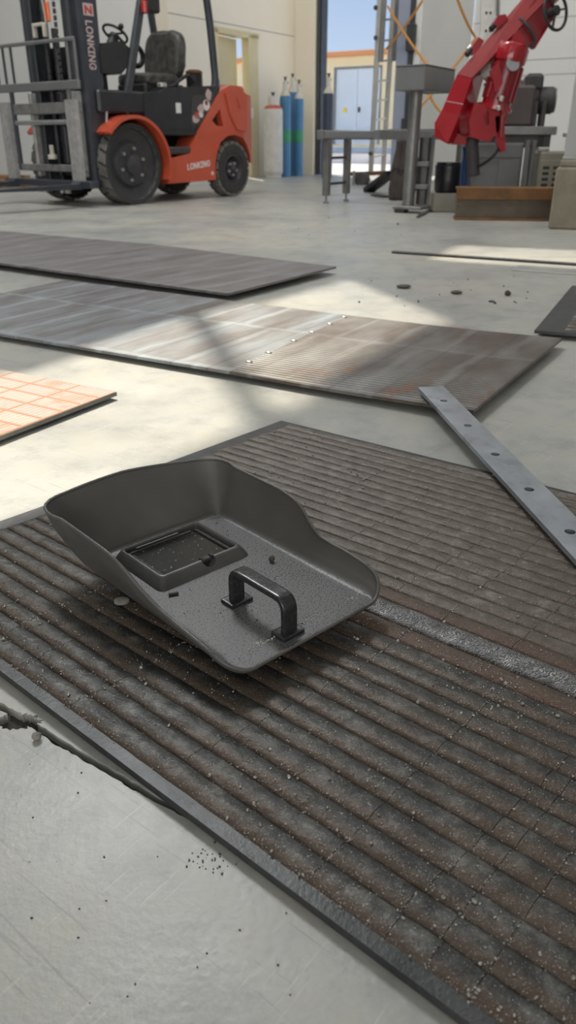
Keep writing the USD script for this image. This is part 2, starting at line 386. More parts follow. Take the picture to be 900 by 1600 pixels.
# hardfaced beads: grey crests, rust on the near flank, dust; UV = (along, across)
def bead_mat(name, ramp, rust, rough, metal, rustamt):
    MAT[name] = usdkit.material(stage, '/World/Looks/' + name, {
        't': ('texture_coordinate', {}), 'u': ('uvmap', {'attribute': 'st'}), 'su': ('separate_xyz', {}),
        'n': ('noise_texture', {'scale': 34.0, 'detail': 6.0, 'roughness': 0.7}), 'r': ('rgb_ramp', {'ramp': ramp}),
        'n2': ('noise_texture', {'scale': 7.0, 'detail': 4.0}), 'a': ('math', {'math_type': 'multiply_add', 'value2': -0.9, 'value3': 0.62}),
        'ad': ('math', {'math_type': 'multiply_add', 'value2': 0.75}), 'rr': ('rgb_ramp', {'ramp': [(0.52, (0, 0, 0)), (0.80, (1, 1, 1))]}), 'fm': ('math', {'math_type': 'multiply', 'value2': rustamt}),
        'm': ('mix', {'color2': rust}),
        'mw': ('mapping', {'scale': (1.0, 1.0, 1.0)}), 'nb': ('noise_texture', {'scale': 260.0, 'detail': 4.0}), 'b': ('bump', {'strength': 0.55, 'distance': 0.0012}),
        'nd': ('noise_texture', {'scale': 620.0, 'detail': 3.0, 'roughness': 0.6}), 'rd': ('rgb_ramp', {'ramp': [(0.58, (0, 0, 0)), (0.70, (1, 1, 1))]}), 'fd': ('math', {'math_type': 'multiply', 'value2': 0.62}), 'md': ('mix', {'color2': (0.36, 0.34, 0.31)}),
        'p': ('principled_bsdf', {'roughness': rough, 'metallic': metal})},
        [('t.object', 'n.vector'), ('n.fac', 'r.fac'), ('t.object', 'n2.vector'), ('u.UV', 'su.vector'), ('su.y', 'a.value1'), ('n2.fac', 'ad.value1'), ('a.value', 'ad.value3'), ('ad.value', 'rr.fac'), ('rr.color', 'fm.value1'), ('fm.value', 'm.fac'), ('r.color', 'm.color1'),
         ('t.object', 'nd.vector'), ('nd.fac', 'rd.fac'), ('rd.color', 'fd.value1'), ('fd.value', 'md.fac'), ('m.color', 'md.color1'), ('md.color', 'p.base_color'),
         ('t.object', 'nb.vector'), ('nb.fac', 'b.height'), ('b.normal', 'p.normal')], surface='p.BSDF')


bead_mat('bead_grey', [(0.34, (0.020, 0.020, 0.019)), (0.52, (0.050, 0.050, 0.048)), (0.70, (0.155, 0.152, 0.145))], (0.076, 0.052, 0.037), 0.50, 0.3, 0.85)
bead_mat('bead_brown', [(0.3, (0.07, 0.058, 0.047)), (0.55, (0.11, 0.094, 0.079)), (0.74, (0.26, 0.25, 0.23))], (0.085, 0.062, 0.045), 0.52, 0.2, 0.6)  # far beads: dust, plus grazing glare put into the paler tone
bead_mat('bead_rust', [(0.3, (0.055, 0.037, 0.027)), (0.6, (0.085, 0.058, 0.042)), (0.8, (0.14, 0.11, 0.09))], (0.085, 0.046, 0.03), 0.6, 0.15, 0.7)
bead_mat('bead_silver', [(0.35, (0.07, 0.07, 0.073)), (0.55, (0.14, 0.14, 0.143)), (0.72, (0.32, 0.32, 0.32))], (0.07, 0.068, 0.068), 0.45, 0.45, 0.4)

MAT['bead_silver'] = usdkit.material(stage, '/World/Looks/bead_ripple', {
    't': ('texture_coordinate', {}), 'u': ('uvmap', {'attribute': 'st'}), 'su': ('separate_xyz', {}),
    'qq': ('math', {'math_type': 'multiply'}), 'd': ('math', {'math_type': 'subtract'}), 'dm': ('math', {'math_type': 'multiply_add', 'value2': -0.055}), 'cx': ('combine_xyz', {}),
    'nz': ('noise_texture', {'scale': 55.0, 'detail': 5.0, 'roughness': 0.65}), 'nm': ('math', {'math_type': 'multiply_add', 'value2': 0.035}),
    'w': ('wave_texture', {'wave_type': 'bands', 'bands_direction': 'x', 'scale': 80.0, 'distortion': 4.0, 'detail': 4.0, 'detail_scale': 1.5}), 'r': ('rgb_ramp', {'ramp': [(0.1, (0.065, 0.065, 0.068)), (0.6, (0.125, 0.125, 0.128)), (0.92, (0.32, 0.32, 0.32))]}),
    'n2': ('noise_texture', {'scale': 45.0, 'detail': 5.0}), 'r2': ('rgb_ramp', {'ramp': [(0.35, (0.55, 0.55, 0.56)), (0.65, (1.25, 1.25, 1.25))]}), 'm': ('mix', {'mix_type': 'multiply', 'fac': 1.0}),
    'e': ('rgb_ramp', {'ramp': [(0.0, (0.35, 0.28, 0.24)), (0.16, (1, 1, 1)), (0.80, (1, 1, 1)), (1.0, (0.3, 0.27, 0.26))]}), 'm2': ('mix', {'mix_type': 'multiply', 'fac': 1.0}),
    'b': ('bump', {'strength': 0.35, 'distance': 0.001}), 'p': ('principled_bsdf', {'roughness': 0.42, 'metallic': 0.4})},
    [('u.UV', 'su.vector'), ('su.y', 'qq.value1'), ('su.y', 'qq.value2'), ('su.y', 'd.value1'), ('qq.value', 'd.value2'), ('d.value', 'dm.value1'), ('t.object', 'nz.vector'), ('nz.fac', 'nm.value1'), ('su.x', 'nm.value3'), ('nm.value', 'dm.value3'), ('dm.value', 'cx.x'), ('cx.vector', 'w.vector'), ('w.fac', 'r.fac'),
     ('t.object', 'n2.vector'), ('n2.fac', 'r2.fac'), ('r.color', 'm.color1'), ('r2.color', 'm.color2'), ('su.y', 'e.fac'), ('m.color', 'm2.color1'), ('e.color', 'm2.color2'), ('m2.color', 'p.base_color'), ('w.fac', 'b.height'), ('b.normal', 'p.normal')], surface='p.BSDF')

# overlay sheets: bands of grey-blue, brown and rust, ribs left by the welding passes (object X along the sheet, Y across)
def overlay_mat(name, ramp, rough, metal, ribs, rust=(0.42, 0.17, 0.07), rustpos=0.66, bands=9.0, patch=0.25):
    MAT[name] = usdkit.material(stage, '/World/Looks/' + name, {
        't': ('texture_coordinate', {}),
        'mp': ('mapping', {'scale': (bands, 2.4, 1.0)}), 'n': ('noise_texture', {'scale': 1.0, 'detail': 4.0, 'roughness': 0.6}), 'r': ('rgb_ramp', {'ramp': ramp}),
        'bk': ('brick_texture', {'offset': 0.35, 'scale': 1.0, 'color1': (0.15, 0.15, 0.15), 'color2': (0.55, 0.55, 0.55), 'mortar': (1, 1, 1), 'mortar_size': 0.02, 'mortar_smooth': 0.8, 'brick_width': 0.17, 'row_height': 0.47}), 'dn': ('noise_texture', {'scale': 5.0, 'detail': 3.0}), 'ds': ('vector_math', {'math_type': 'scale', 'scale': 0.05}), 'da': ('vector_math', {'math_type': 'add'}), 'bw': ('math', {'math_type': 'multiply_add', 'value2': patch, 'value3': -0.3 * patch}), 'sb': ('separate_xyz', {}), 'ba': ('math', {'math_type': 'add'}),
        'mr': ('mapping', {'scale': (7.0, 3.2, 1.0)}), 'n2': ('noise_texture', {'scale': 1.0, 'detail': 5.0, 'roughness': 0.65}), 'r2': ('rgb_ramp', {'ramp': [(rustpos, (0, 0, 0)), (rustpos + 0.08, (1, 1, 1))]}), 'm2': ('mix', {'color2': rust}),
        'mw': ('mapping', {'scale': (1.0, 1.0, 1.0)}), 'w': ('wave_texture', {'wave_type': 'bands', 'bands_direction': 'y', 'scale': 17.0, 'distortion': 0.6, 'detail': 1.0}), 'rw': ('rgb_ramp', {'ramp': [(0.0, (0.72, 0.70, 0.68)), (0.5, (1, 1, 1))]}), 'm3': ('mix', {'mix_type': 'multiply', 'fac': ribs}),
        'wx': ('wave_texture', {'wave_type': 'bands', 'bands_direction': 'x', 'scale': 2.6, 'distortion': 0.3, 'detail': 1.0, 'profile': 'saw'}), 'rx': ('rgb_ramp', {'ramp': [(0.0, (0.55, 0.55, 0.55)), (0.06, (1, 1, 1)), (0.95, (1, 1, 1)), (1.0, (0.6, 0.6, 0.6))]}), 'm4': ('mix', {'mix_type': 'multiply', 'fac': 0.75}),
        'b': ('bump', {'strength': 0.4 * ribs + 0.05, 'distance': 0.002}),
        'p': ('principled_bsdf', {'roughness': rough, 'metallic': metal})},
        [('t.object', 'mp.vector'), ('mp.vector', 'n.vector'), ('t.object', 'dn.vector'), ('dn.color', 'ds.vector1'), ('ds.vector', 'da.vector1'), ('t.object', 'da.vector2'), ('da.vector', 'bk.vector'), ('bk.color', 'sb.vector'), ('sb.x', 'bw.value1'), ('bw.value', 'ba.value1'), ('n.fac', 'ba.value2'), ('ba.value', 'r.fac'), ('t.object', 'mr.vector'), ('mr.vector', 'n2.vector'), ('n2.fac', 'r2.fac'), ('r2.color', 'm2.fac'), ('r.color', 'm2.color1'),
         ('t.object', 'w.vector'), ('w.fac', 'rw.fac'), ('m2.color', 'm3.color1'), ('rw.color', 'm3.color2'), ('t.object', 'wx.vector'), ('wx.fac', 'rx.fac'), ('m3.color', 'm4.color1'), ('rx.color', 'm4.color2'),
         ('m4.color', 'p.base_color'), ('w.fac', 'b.height'), ('b.normal', 'p.normal')], surface='p.BSDF')


overlay_mat('overlay_blue', [(0.32, (0.17, 0.15, 0.14)), (0.5, (0.24, 0.235, 0.24)), (0.64, (0.31, 0.335, 0.36)), (0.85, (0.43, 0.475, 0.50))], 0.36, 0.25, 0.3)
overlay_mat('overlay_brown', [(0.3, (0.085, 0.066, 0.054)), (0.46, (0.125, 0.102, 0.086)), (0.6, (0.19, 0.178, 0.166)), (0.8, (0.27, 0.265, 0.26))], 0.40, 0.3, 1.0, rust=(0.19, 0.095, 0.058), rustpos=0.60, patch=0.20, bands=5.0)
overlay_mat('overlay_grey', [(0.3, (0.14, 0.12, 0.115)), (0.5, (0.19, 0.175, 0.175)), (0.75, (0.26, 0.26, 0.27)), (0.9, (0.35, 0.36, 0.37))], 0.5, 0.25, 0.3, rust=(0.25, 0.12, 0.07), patch=0.16)
# rusty grid plate
MAT['rust_grid'] = usdkit.material(stage, '/World/Looks/rust_grid', {
    't': ('texture_coordinate', {}), 'br': ('brick_texture', {'offset': 0.0, 'scale': 1.0, 'color1': (0.36, 0.325, 0.295), 'color2': (0.42, 0.36, 0.31), 'mortar': (0.36, 0.14, 0.045), 'mortar_size': 0.007, 'mortar_smooth': 0.7, 'brick_width': 0.115, 'row_height': 0.058}),
    'n': ('noise_texture', {'scale': 9.0, 'detail': 6.0, 'roughness': 0.7}), 'r': ('rgb_ramp', {'ramp': [(0.50, (0, 0, 0)), (0.68, (1, 1, 1))]}), 'm': ('mix', {'color2': (0.37, 0.155, 0.055)}),
    'w': ('wave_texture', {'wave_type': 'bands', 'bands_direction': 'x', 'scale': 22.0, 'distortion': 3.0, 'detail': 2.0}), 'rw': ('rgb_ramp', {'ramp': [(0.0, (0.8, 0.62, 0.5)), (0.4, (1, 1, 1))]}), 'm3': ('mix', {'mix_type': 'multiply', 'fac': 0.7}),
    'b': ('bump', {'strength': 0.3, 'distance': 0.001}), 'p': ('principled_bsdf', {'roughness': 0.6})},
    [('t.object', 'br.vector'), ('t.object', 'n.vector'), ('n.fac', 'r.fac'), ('r.color', 'm.fac'), ('br.color', 'm.color1'), ('t.object', 'w.vector'), ('w.fac', 'rw.fac'), ('m.color', 'm3.color1'), ('rw.color', 'm3.color2'), ('m3.color', 'p.base_color'), ('w.fac', 'b.height'), ('b.normal', 'p.normal')], surface='p.BSDF')
# black moulded plastic of the shield, peppered with grinding dust
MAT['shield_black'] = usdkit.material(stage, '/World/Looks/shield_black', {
    't': ('texture_coordinate', {}), 'n': ('noise_texture', {'scale': 12.0, 'detail': 4.0}), 'r': ('rgb_ramp', {'ramp': [(0.3, (0.072, 0.068, 0.064)), (0.7, (0.102, 0.097, 0.091))]}),  # base ramp lifted to stand in for lens haze
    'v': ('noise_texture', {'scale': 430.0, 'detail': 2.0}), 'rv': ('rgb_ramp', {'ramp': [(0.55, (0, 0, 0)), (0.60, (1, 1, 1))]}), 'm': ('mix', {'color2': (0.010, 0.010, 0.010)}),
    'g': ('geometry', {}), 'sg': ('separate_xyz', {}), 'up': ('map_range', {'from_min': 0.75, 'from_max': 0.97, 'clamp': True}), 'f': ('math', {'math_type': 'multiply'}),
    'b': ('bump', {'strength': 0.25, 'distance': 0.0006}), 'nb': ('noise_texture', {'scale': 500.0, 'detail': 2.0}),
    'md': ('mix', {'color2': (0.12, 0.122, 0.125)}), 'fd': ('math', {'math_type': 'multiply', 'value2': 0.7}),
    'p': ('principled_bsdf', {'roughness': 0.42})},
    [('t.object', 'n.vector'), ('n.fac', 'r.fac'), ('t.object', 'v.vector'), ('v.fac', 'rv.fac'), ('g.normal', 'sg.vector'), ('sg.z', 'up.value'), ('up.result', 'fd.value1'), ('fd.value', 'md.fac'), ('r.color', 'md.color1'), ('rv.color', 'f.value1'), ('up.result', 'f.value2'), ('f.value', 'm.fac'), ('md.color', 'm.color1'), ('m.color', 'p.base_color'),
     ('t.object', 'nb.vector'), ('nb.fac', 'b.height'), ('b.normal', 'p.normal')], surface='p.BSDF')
MAT['lens_glass'] = usdkit.material(stage, '/World/Looks/lens_glass', {
    't': ('texture_coordinate', {}), 'v': ('noise_texture', {'scale': 160.0, 'detail': 3.0}), 'rv': ('rgb_ramp', {'ramp': [(0.64, (0.018, 0.019, 0.017)), (0.72, (0.26, 0.25, 0.23))]}),
    'p': ('principled_bsdf', {'roughness': 0.16, 'specular_ior_level': 0.6})}, [('t.object', 'v.vector'), ('v.fac', 'rv.fac'), ('rv.color', 'p.base_color')], surface='p.BSDF')
MAT['handle_black'] = usdkit.material(stage, '/World/Looks/handle_black', {
    't': ('texture_coordinate', {}), 'v': ('noise_texture', {'scale': 240.0, 'detail': 3.0}), 'rv': ('rgb_ramp', {'ramp': [(0.55, (0.024, 0.024, 0.025)), (0.75, (0.042, 0.042, 0.042))]}), 'rr': ('map_range', {'from_min': 0.35, 'from_max': 0.65, 'to_min': 0.20, 'to_max': 0.27, 'clamp': True}),
    'p': ('principled_bsdf', {'roughness': 0.3})}, [('t.object', 'v.vector'), ('v.fac', 'rv.fac'), ('rv.color', 'p.base_color'), ('v.fac', 'rr.value'), ('rr.result', 'p.roughness')], surface='p.BSDF')

#@@BUILDING
# ------------------------------------------------------------------ the hall (frame B: X along the gate wall to the right, Y out of the hall)
B = Fr(G(466, 271.5)[:2], 123.0)
def bw(pts): return [tuple(B.w((x, y))[:2]) for x, y in pts]
def bmesh(m):
    m = m.copy(); T = np.eye(4); T[:3, 0] = B.X; T[:3, 1] = B.Y; T[:3, 3] = B.o; m.apply_transform(T); return m
hall = sg.Polygon(bw([(-13, -3.42), (0, -3.42), (0, 0), (18, 0), (18, -26), (-13, -26)]))
jpts = [G(*p)[:2] for p in [(-160, 1012), (0, 1103), (28, 1119), (55, 1134), (111, 1170), (155, 1195), (194, 1218), (244, 1248), (275, 1263), (420, 1330), (800, 1500), (1100, 1610)]]
jl = sg.LineString(jpts).segmentize(0.006); jc = np.array(jl.coords)
def jitter(c, seed, a): return (meshkit.fbm(np.c_[c * 60, np.zeros(len(c))], 4, seed)[:, None] - .5) * a
left = jc + np.array([-.6, -.8]) * (.0035 + np.abs(jitter(jc, 1, .008)[:, 0]))[:, None]
right = jc - np.array([-.6, -.8]) * (.003 + np.abs(jitter(jc, 2, .006)[:, 0]))[:, None]
joint = sg.Polygon(np.vstack([left, right[::-1]])).buffer(0)
c0 = G(26, 1127)[:2]
ang = np.linspace(0, 2 * PI, 60, endpoint=False)
chip = sg.Polygon(np.c_[c0[0] + np.cos(ang) * (.020 + .010 * rng.random(60)), c0[1] + np.sin(ang) * (.009 + .006 * rng.random(60))]).buffer(0)
slab = hall.buffer(0.3).difference(unary_union([joint, chip]))
solo('floor', cat([prism(g, -.1, 0, 'z') for g in getattr(slab, 'geoms', [slab])]), 'concrete', kind='structure', smooth=False)
solo('trim_1', prism(hall.buffer(.2), -.12, -.011, 'z').slice_plane([0, 0, -.115], [0, 0, 1]), 'joint_fill', kind='structure', smooth=False)
WT = 0.24
def wall(name, m, mat='wall_paint', **k): return solo(name, bmesh(m), mat, kind='structure', smooth=False, **k)
# long wall with the small door (opening Y -2.32 .. -1.33, 2.02 high), then the wall that turns left
w = cat([cbox(-WT, 0, -3.42, -2.36, 0, ROOF_Z, .002), cbox(-WT, 0, -1.30, 0.24, 0, ROOF_Z, .002), cbox(-WT, 0, -2.36, -1.30, 2.06, ROOF_Z, .002)])
wl = wall('wall_left', w)
wall('wall_far_left', cbox(-13, -WT, -3.42, -3.42 + WT, 0, ROOF_Z, .002), 'wall_white')
part(wl, 'panel_seam', bmesh(cat([beam((0.001, -3.42, 2.16), (0.001, -.14, 2.16), .006, .012, c=.001)])), 'seam_grey')
# corner pier, gate wall
wall('wall_pier', cbox(0, .40, -.14, .24, 0, ROOF_Z, .004))
gw = cat([cbox(.40, 3.15, 0, WT, 4.4, ROOF_Z, .002), cbox(3.15, 18.0, 0, WT, 0, ROOF_Z, .002)])
wb = wall('wall_back', gw, 'wall_white')
for z in (1.44, 1.64, 2.16, 2.68):
    part(wb, 'panel_seam', bmesh(beam((3.16, -.001, z), (8.9, -.001, z), .006, .010, c=.001)), 'seam_grey')
wall('wall_right', cbox(18, 18.24, -26, .24, 0, ROOF_Z, .002), 'wall_white')
wall('wall_near', cbox(-13, 18, -26.24, -26, 0, ROOF_Z, .002), 'wall_white')
wall('wall_side', cbox(-13.24, -13, -26, -3.42, 0, ROOF_Z, .002), 'wall_white')

# roof with clear openings through which the sun falls on the floor
def up(p): q = np.array([p[0], p[1], 0]) + SUN * (ROOF_Z / SUN[2]); return (q[0], q[1])
P1 = [(.259, 3.58), (.553, 2.69), (.02, 1.75), (-.25, 1.37), (-1.3, 0.0), (-2.0, .3), (-.72, 2.03), (-.29, 2.74)]
P2 = [(1.011, 4.832), (2.1, 4.42), (1.95, 3.5), (.719, 4.201)]
P3 = [(1.9, 7.2), (2.6, 6.9), (2.3, 6.3), (1.6, 6.6)]
holes = [sg.Polygon([up(p) for p in P1])]
mull = sg.LineString([up((-.46, 3.25)), up((-.06, 1.65))]).buffer(.04)
holes = [holes[0].difference(mull), sg.Polygon([up(p) for p in P2])]
roof_pg = sg.Polygon(bw([(-13.3, -3.2), (-.2, -3.2), (-.2, .3), (18.3, .3), (18.3, -26.3), (-13.3, -26.3)])).difference(unary_union(holes))
solo('ceiling', prism(roof_pg, ROOF_Z, ROOF_Z + .05, 'z'), 'roof_sheet', kind='structure', smooth=False)

# small cream door, standing a little open
d1 = thing('door_1', None, None, B.w((0, -2.32)), B.az, kind='structure')
part(d1, 'door_frame', cat([cbox(-.2, .03, -.06, .0, 0, 2.08), cbox(-.12, .03, .79, 1.04, 0, 2.08), cbox(-.2, .03, -.06, 1.08, 2.02, 2.10)]), 'door_cream')
lf = cbox(-.045, 0, 0, .70, .01, 2.0, .003)
T = trimesh.transformations.rotation_matrix(math.radians(8), [0, 0, 1]); lf.apply_transform(T); lf.apply_translation([-.06, .01, 0])
part(d1, 'door_leaf', lf, 'door_cream')
hd = cat([cyl((0, .61, 1.0), (.05, .61, 1.0), .012), cyl((.05, .61, 1.0), (.05, .51, 1.0), .009)]); hd.apply_transform(T); hd.apply_translation([-.06, .01, 0])
part(d1, 'door_handle', hd, 'steel_bright')

# gate: dark left jamb, and the right-hand leaf standing open into the hall
d2 = thing('door_2', None, None, B.w((0, 0)), B.az, kind='structure')
part(d2, 'jamb', cat([cbox(.40, .49, -.05, .14, 0, 4.4, .006), cbox(.42, .46, -.09, -.05, 0, 4.4, .004)]), 'steel_dark')
part(d2, 'gate_leaf', cat([cbox(3.05, 3.15, -1.87, -.02, .06, 4.3, .006)]), 'wall_white')
for z in (1.74, 2.135, 2.6):
    part(d2, 'leaf_rib', cbox(3.03, 3.052, -1.80, -.05, z - .012, z + .012, .003), 'seam_grey')
part(d2, 'leaf_post', cbox(2.80, 2.99, -1.90, -1.72, 0, 4.3, .008), 'steel_blue')
part(d2, 'leaf_edge', cbox(2.99, 3.05, -1.92, -1.80, 0, 4.3, .004), 'steel_dark')
part(d2, 'hinge', cbox(2.97, 3.09, -1.97, -1.88, 1.66, 1.98, .01), 'steel_dark')
part(d2, 'hinge', cbox(2.97, 3.09, -1.97, -1.88, .62, .84, .01), 'steel_dark')

# ------------------------------------------------------------------ the yard outside
yard = sg.Polygon(bw([(-40, .24), (40, .24), (40, 60), (-40, 60)])).union(sg.Polygon(bw([(-40, -3.2), (-.2, -3.2), (-.2, .3), (-40, .3)])))
solo('yard_ground', prism(yard, -.14, -.01, 'z'), 'yard', kind='structure', smooth=False)
of = thing('plant_building', 'yellow outbuilding with orange roof edge and grey double door across the yard', 'building', B.w((-4.2, 10)), B.az)
part(of, 'wall', cat([cbox(-6, -.86, 0, .3, 0, 2.80, .005), cbox(.74, 6, 0, .3, 0, 2.80, .005), cbox(-.86, .74, 0, .3, 2.52, 2.80, .005), cbox(-.86, .74, 0, .3, 0, .45, .005)]), 'facade')
part(of, 'roof_edge', cbox(-6.2, 6.2, -.22, .5, 2.80, 2.92, .01), 'fascia_orange')
for x0, x1 in ((-.80, -.06), (-.05, .70)):
    dp = part(of, 'door', cbox(x0, x1, .03, .09, .46, 2.48, .006), 'plant_door')
    part(dp, 'door_vent', cat([cbox(x0 + .12, x1 - .12, .015, .03, .60 + .05 * k, .63 + .05 * k, .002) for k in range(7)]), 'plant_door')
part(of, 'door_frame', cat([cbox(-.86, -.80, -.01, .1, .45, 2.52), cbox(.70, .76, -.01, .1, .45, 2.52), cbox(-.86, .76, -.01, .1, 2.47, 2.53)]), 'steel_grey')
part(of, 'warning_sign', cbox(-.53, -.40, .015, .03, 1.32, 1.45, .002), 'yellow_sign')
part(of, 'door_pull', cbox(.0, .06, -.01, .03, 1.32, 1.46, .004), 'black_plastic')
yw = thing('yard_kerb', 'low pale kerb wall with a blue-grey strip along its top across the yard', 'wall', B.w((-4.0, 7.0)), B.az)
part(yw, 'wall', cbox(-10, 10, 0, .4, -.02, .24, .01), 'yard_wall')
part(yw, 'strip', cbox(-10, 10, -.02, .42, .24, .40, .02), 'yard_strip')
pl0, pl1 = B.w((-9, 14, 5.2)), B.w((6, 14, 5.35))
s = np.linspace(0, 1, 24)
solo('power_line', tube(np.array([pl0 + (pl1 - pl0) * t - np.array([0, 0, .9 * t * (1 - t)]) for t in s]), .014, 6), 'steel_dark', 'thin dark overhead cable crossing the sky beyond the gate', 'cable')

# ------------------------------------------------------------------ hardfaced plate in the foreground
PZ = 0.016
NL, NR = np.array([-.5924, .9398]), np.array([.2428, .2240]); FL, FRR = np.array([-.0139, 1.5907]), np.array([.8664, .9310])
PL = 1.1
def plate_xy(s, t):
    """s: metres along the beads, t: 0 near edge .. 1 far edge"""
    s = np.asarray(s, float)[..., None] / PL; t = np.asarray(t, float)[..., None]
    return (1 - t) * (NL + (NR - NL) * s) + t * (FL + (FRR - FL) * s)
def plate_lift(s, t): return 0.006 * np.clip(1 - np.asarray(s) / .75, 0, 1) ** 1.5 * np.clip(1 - np.asarray(t) * 1.6, 0, 1)
hp = thing('hardfaced_plate', 'large dark steel wear plate covered with parallel weld beads, in the foreground', 'steel plate', (0, 0, 0))
S_, T_ = np.linspace(0, PL, 56), np.linspace(0, 1, 30)
gs, gt = np.meshgrid(S_, T_, indexing='ij'); xy = plate_xy(gs, gt)
def slab_grid(xy, z0, z1, lift):
    n, m = xy.shape[:2]
    top = np.dstack([xy, z1 + lift]).reshape(-1, 3); bot = np.dstack([xy, z0 + lift]).reshape(-1, 3)
    V = np.vstack([top, bot]); N = n * m; Fc = []
    for i in range(n - 1):
        for j in range(m - 1):
            a, b, c, d = i * m + j, (i + 1) * m + j, (i + 1) * m + j + 1, i * m + j + 1
            Fc += [[a, b, c], [a, c, d], [N + a, N + c, N + b], [N + a, N + d, N + c]]
    edge = [i * m for i in range(n)] + [(n - 1) * m + j for j in range(1, m)] + [i * m + m - 1 for i in range(n - 2, -1, -1)] + [j for j in range(m - 2, 0, -1)]
    for k in range(len(edge)):
        a, b = edge[k], edge[(k + 1) % len(edge)]; Fc += [[a, N + a, N + b], [a, N + b, b]]
    m_ = trimesh.Trimesh(V, Fc, process=False); trimesh.repair.fix_normals(m_); return m_
pm('plate_steel', (0.04, 0.042, 0.044), (0.075, 0.077, 0.08), 22, 0.42, 0.5, c3=(0.05, 0.045, 0.04), spots=-0.02, bump=0.25, bscale=260)
part(hp, 'base_plate', slab_grid(xy, .004, PZ - .003, plate_lift(gs, gt)), 'plate_steel', smooth=30)

low = [.0148, .044, .0737, .1035, .1366, .166, .196, .227, .2545, .2847, .315, .345, .379, .412]
upp = [.456] + list(np.linspace(.485, .988, 18))
def crack(pts): q = np.array(pts); return q[:, 0], q[:, 1]
cracks = [crack(c) for c in (
    [(.612, .05), (.640, .20), (.652, .30), (.655, .41)], [(.790, .0), (.789, .2), (.7915, .30), (.7945, .40)], [(.868, .0), (.862, .06), (.872, .12), (.879, .20), (.884, .26), (.89, .30)],
    [(.936, .0), (.9385, .15), (.942, .26)], [(.905, .0), (.898, .05), (.900, .15), (.905, .24), (.905, .30)],
    [(.590, .50), (.598, .62), (.604, .70)], [(.672, .47), (.668, .55), (.673, .66), (.665, .80)], [(.765, .46), (.770, .58), (.775, .70)], [(.53, .56), (.535, .68)], [(.45, .60), (.455, .70), (.45, .82)],
    [(.36, .03), (.365, .14), (.37, .24)], [(.29, .05), (.285, .12), (.29, .2)], [(.235, .05), (.232, .16)], [(.46, .02), (.47, .10), (.465, .18)], [(.11, .2), (.115, .32)], [(.48, .2), (.49, .3), (.485, .38)], [(.33, .72), (.335, .9)], [(.85, .5), (.855, .62), (.85, .75)])]
grain_xyz, grain_r = [], []
def bead(t0, t1, seed, hgt, mat, s0=.030, wide=False, label=None):
    r = np.random.default_rng(seed)
    tm_ = (t0 + t1) / 2
    cs = [float(np.interp(tm_, ct, cs_)) for cs_, ct in cracks if ct.min() - .012 <= tm_ <= ct.max() + .012]
    cs = sorted(c + r.normal(0, .0004) for c in cs)
    cols = list(np.arange(s0 + r.normal(0, .003), PL - .002, .0042)); dep = {}
    for c in cs:
        cols = [x for x in cols if abs(x - c) > .0016] + [c - .0011, c - .00045, c - .00024, c - .00014, c + .00014, c + .00024, c + .00045, c + .0011]; dep[c - .00014] = dep[c + .00014] = 1
    cols = np.array(sorted(cols)); cut = np.array([1.0 if x in dep else 0.0 for x in cols])
    q = np.array([0, .04, .10, .18, .28, .40, .52, .64, .76, .87, .95, 1.0]) if not wide else np.linspace(0, 1, 22)
    prof = np.sin(PI * q ** .92) ** .55
    ss, qq = np.meshgrid(cols, q, indexing='ij')
    edge0 = .0013 * (meshkit.fbm(np.c_[cols * 45, np.full(len(cols), round(t0 * 1000) * 3.7), np.zeros(len(cols))], 3, 11) - .5)
    edge1 = .0013 * (meshkit.fbm(np.c_[cols * 45, np.full(len(cols), round(t1 * 1000) * 3.7), np.zeros(len(cols))], 3, 11) - .5)
    tt = t0 + edge0[:, None] * 1.6 + qq * (t1 - t0 + (edge1 - edge0)[:, None] * 1.6)
    P = plate_xy(ss, tt)
    n1 = meshkit.fbm(np.dstack([ss * 120, qq * 5 + seed * 3.3, ss * 0]), 4, seed) - .5
    n2 = meshkit.fbm(np.dstack([ss * 30, qq * 1.5 + seed * 7.1, ss * 0]), 3, seed + 5) - .5
    end = np.clip((cols - cols[0]) / .012, 0, 1) ** .5
    z = hgt * prof[None] * (1 + .5 * n2) * end[:, None] + (.0016 if not wide else .0008) * n1 * (prof[None] > .2)
    if wide: z = z + .00028 * np.sin((ss - .012 * (1 - (2 * qq - 1) ** 2) + .006 * n2) * 2 * PI / .0062) * prof[None]
    z = np.where(cut[:, None] > 0, z - .0009, z)
    V = np.dstack([P, PZ - .003 + z + plate_lift(ss, tt)])
    n, m = V.shape[:2]; i, j = np.meshgrid(np.arange(n - 1), np.arange(m - 1), indexing='ij'); a = (i * m + j).ravel()
    Fc = np.vstack([np.c_[a, a + m, a + m + 1], np.c_[a, a + m + 1, a + 1]])
    part(hp, 'weld_bead', trimesh.Trimesh(V.reshape(-1, 3), Fc, process=False), mat, smooth=True, uv=np.c_[ss.ravel(), qq.ravel()], label=label)
    # loose grit lying on the bead
    k = int((cols[-1] - cols[0]) * (1300 if tm_ < .41 else 420) * (.5 if wide else 1))
    ii = r.integers(0, n, k); jj = np.clip((r.beta(1.3, 2.2, k) * m).astype(int), 0, m - 1)
    dens = meshkit.fbm(np.c_[V[ii, jj] * 9.0], 3, 77)
    keep = r.random(k) < np.clip((dens - .25) * 2.2, .1, 1)
    p = V[ii, jj][keep]; p = p + np.c_[r.normal(0, .0012, (len(p), 2)), np.zeros(len(p))]
    g = np.exp(r.normal(math.log(.00050), .45, len(p))); p[:, 2] += g * .4
    grain_xyz.append(p); grain_r.append(g)
for k in range(len(low) - 1):
    near_strip = k >= len(low) - 2
    bead(low[k], low[k + 1], 100 + k, .0042, 'bead_rust' if near_strip else 'bead_grey')
bead(.412, .456, 300, .0060, 'bead_silver', wide=True, label='wide fresh weld bead, silver grey with curved ripples')
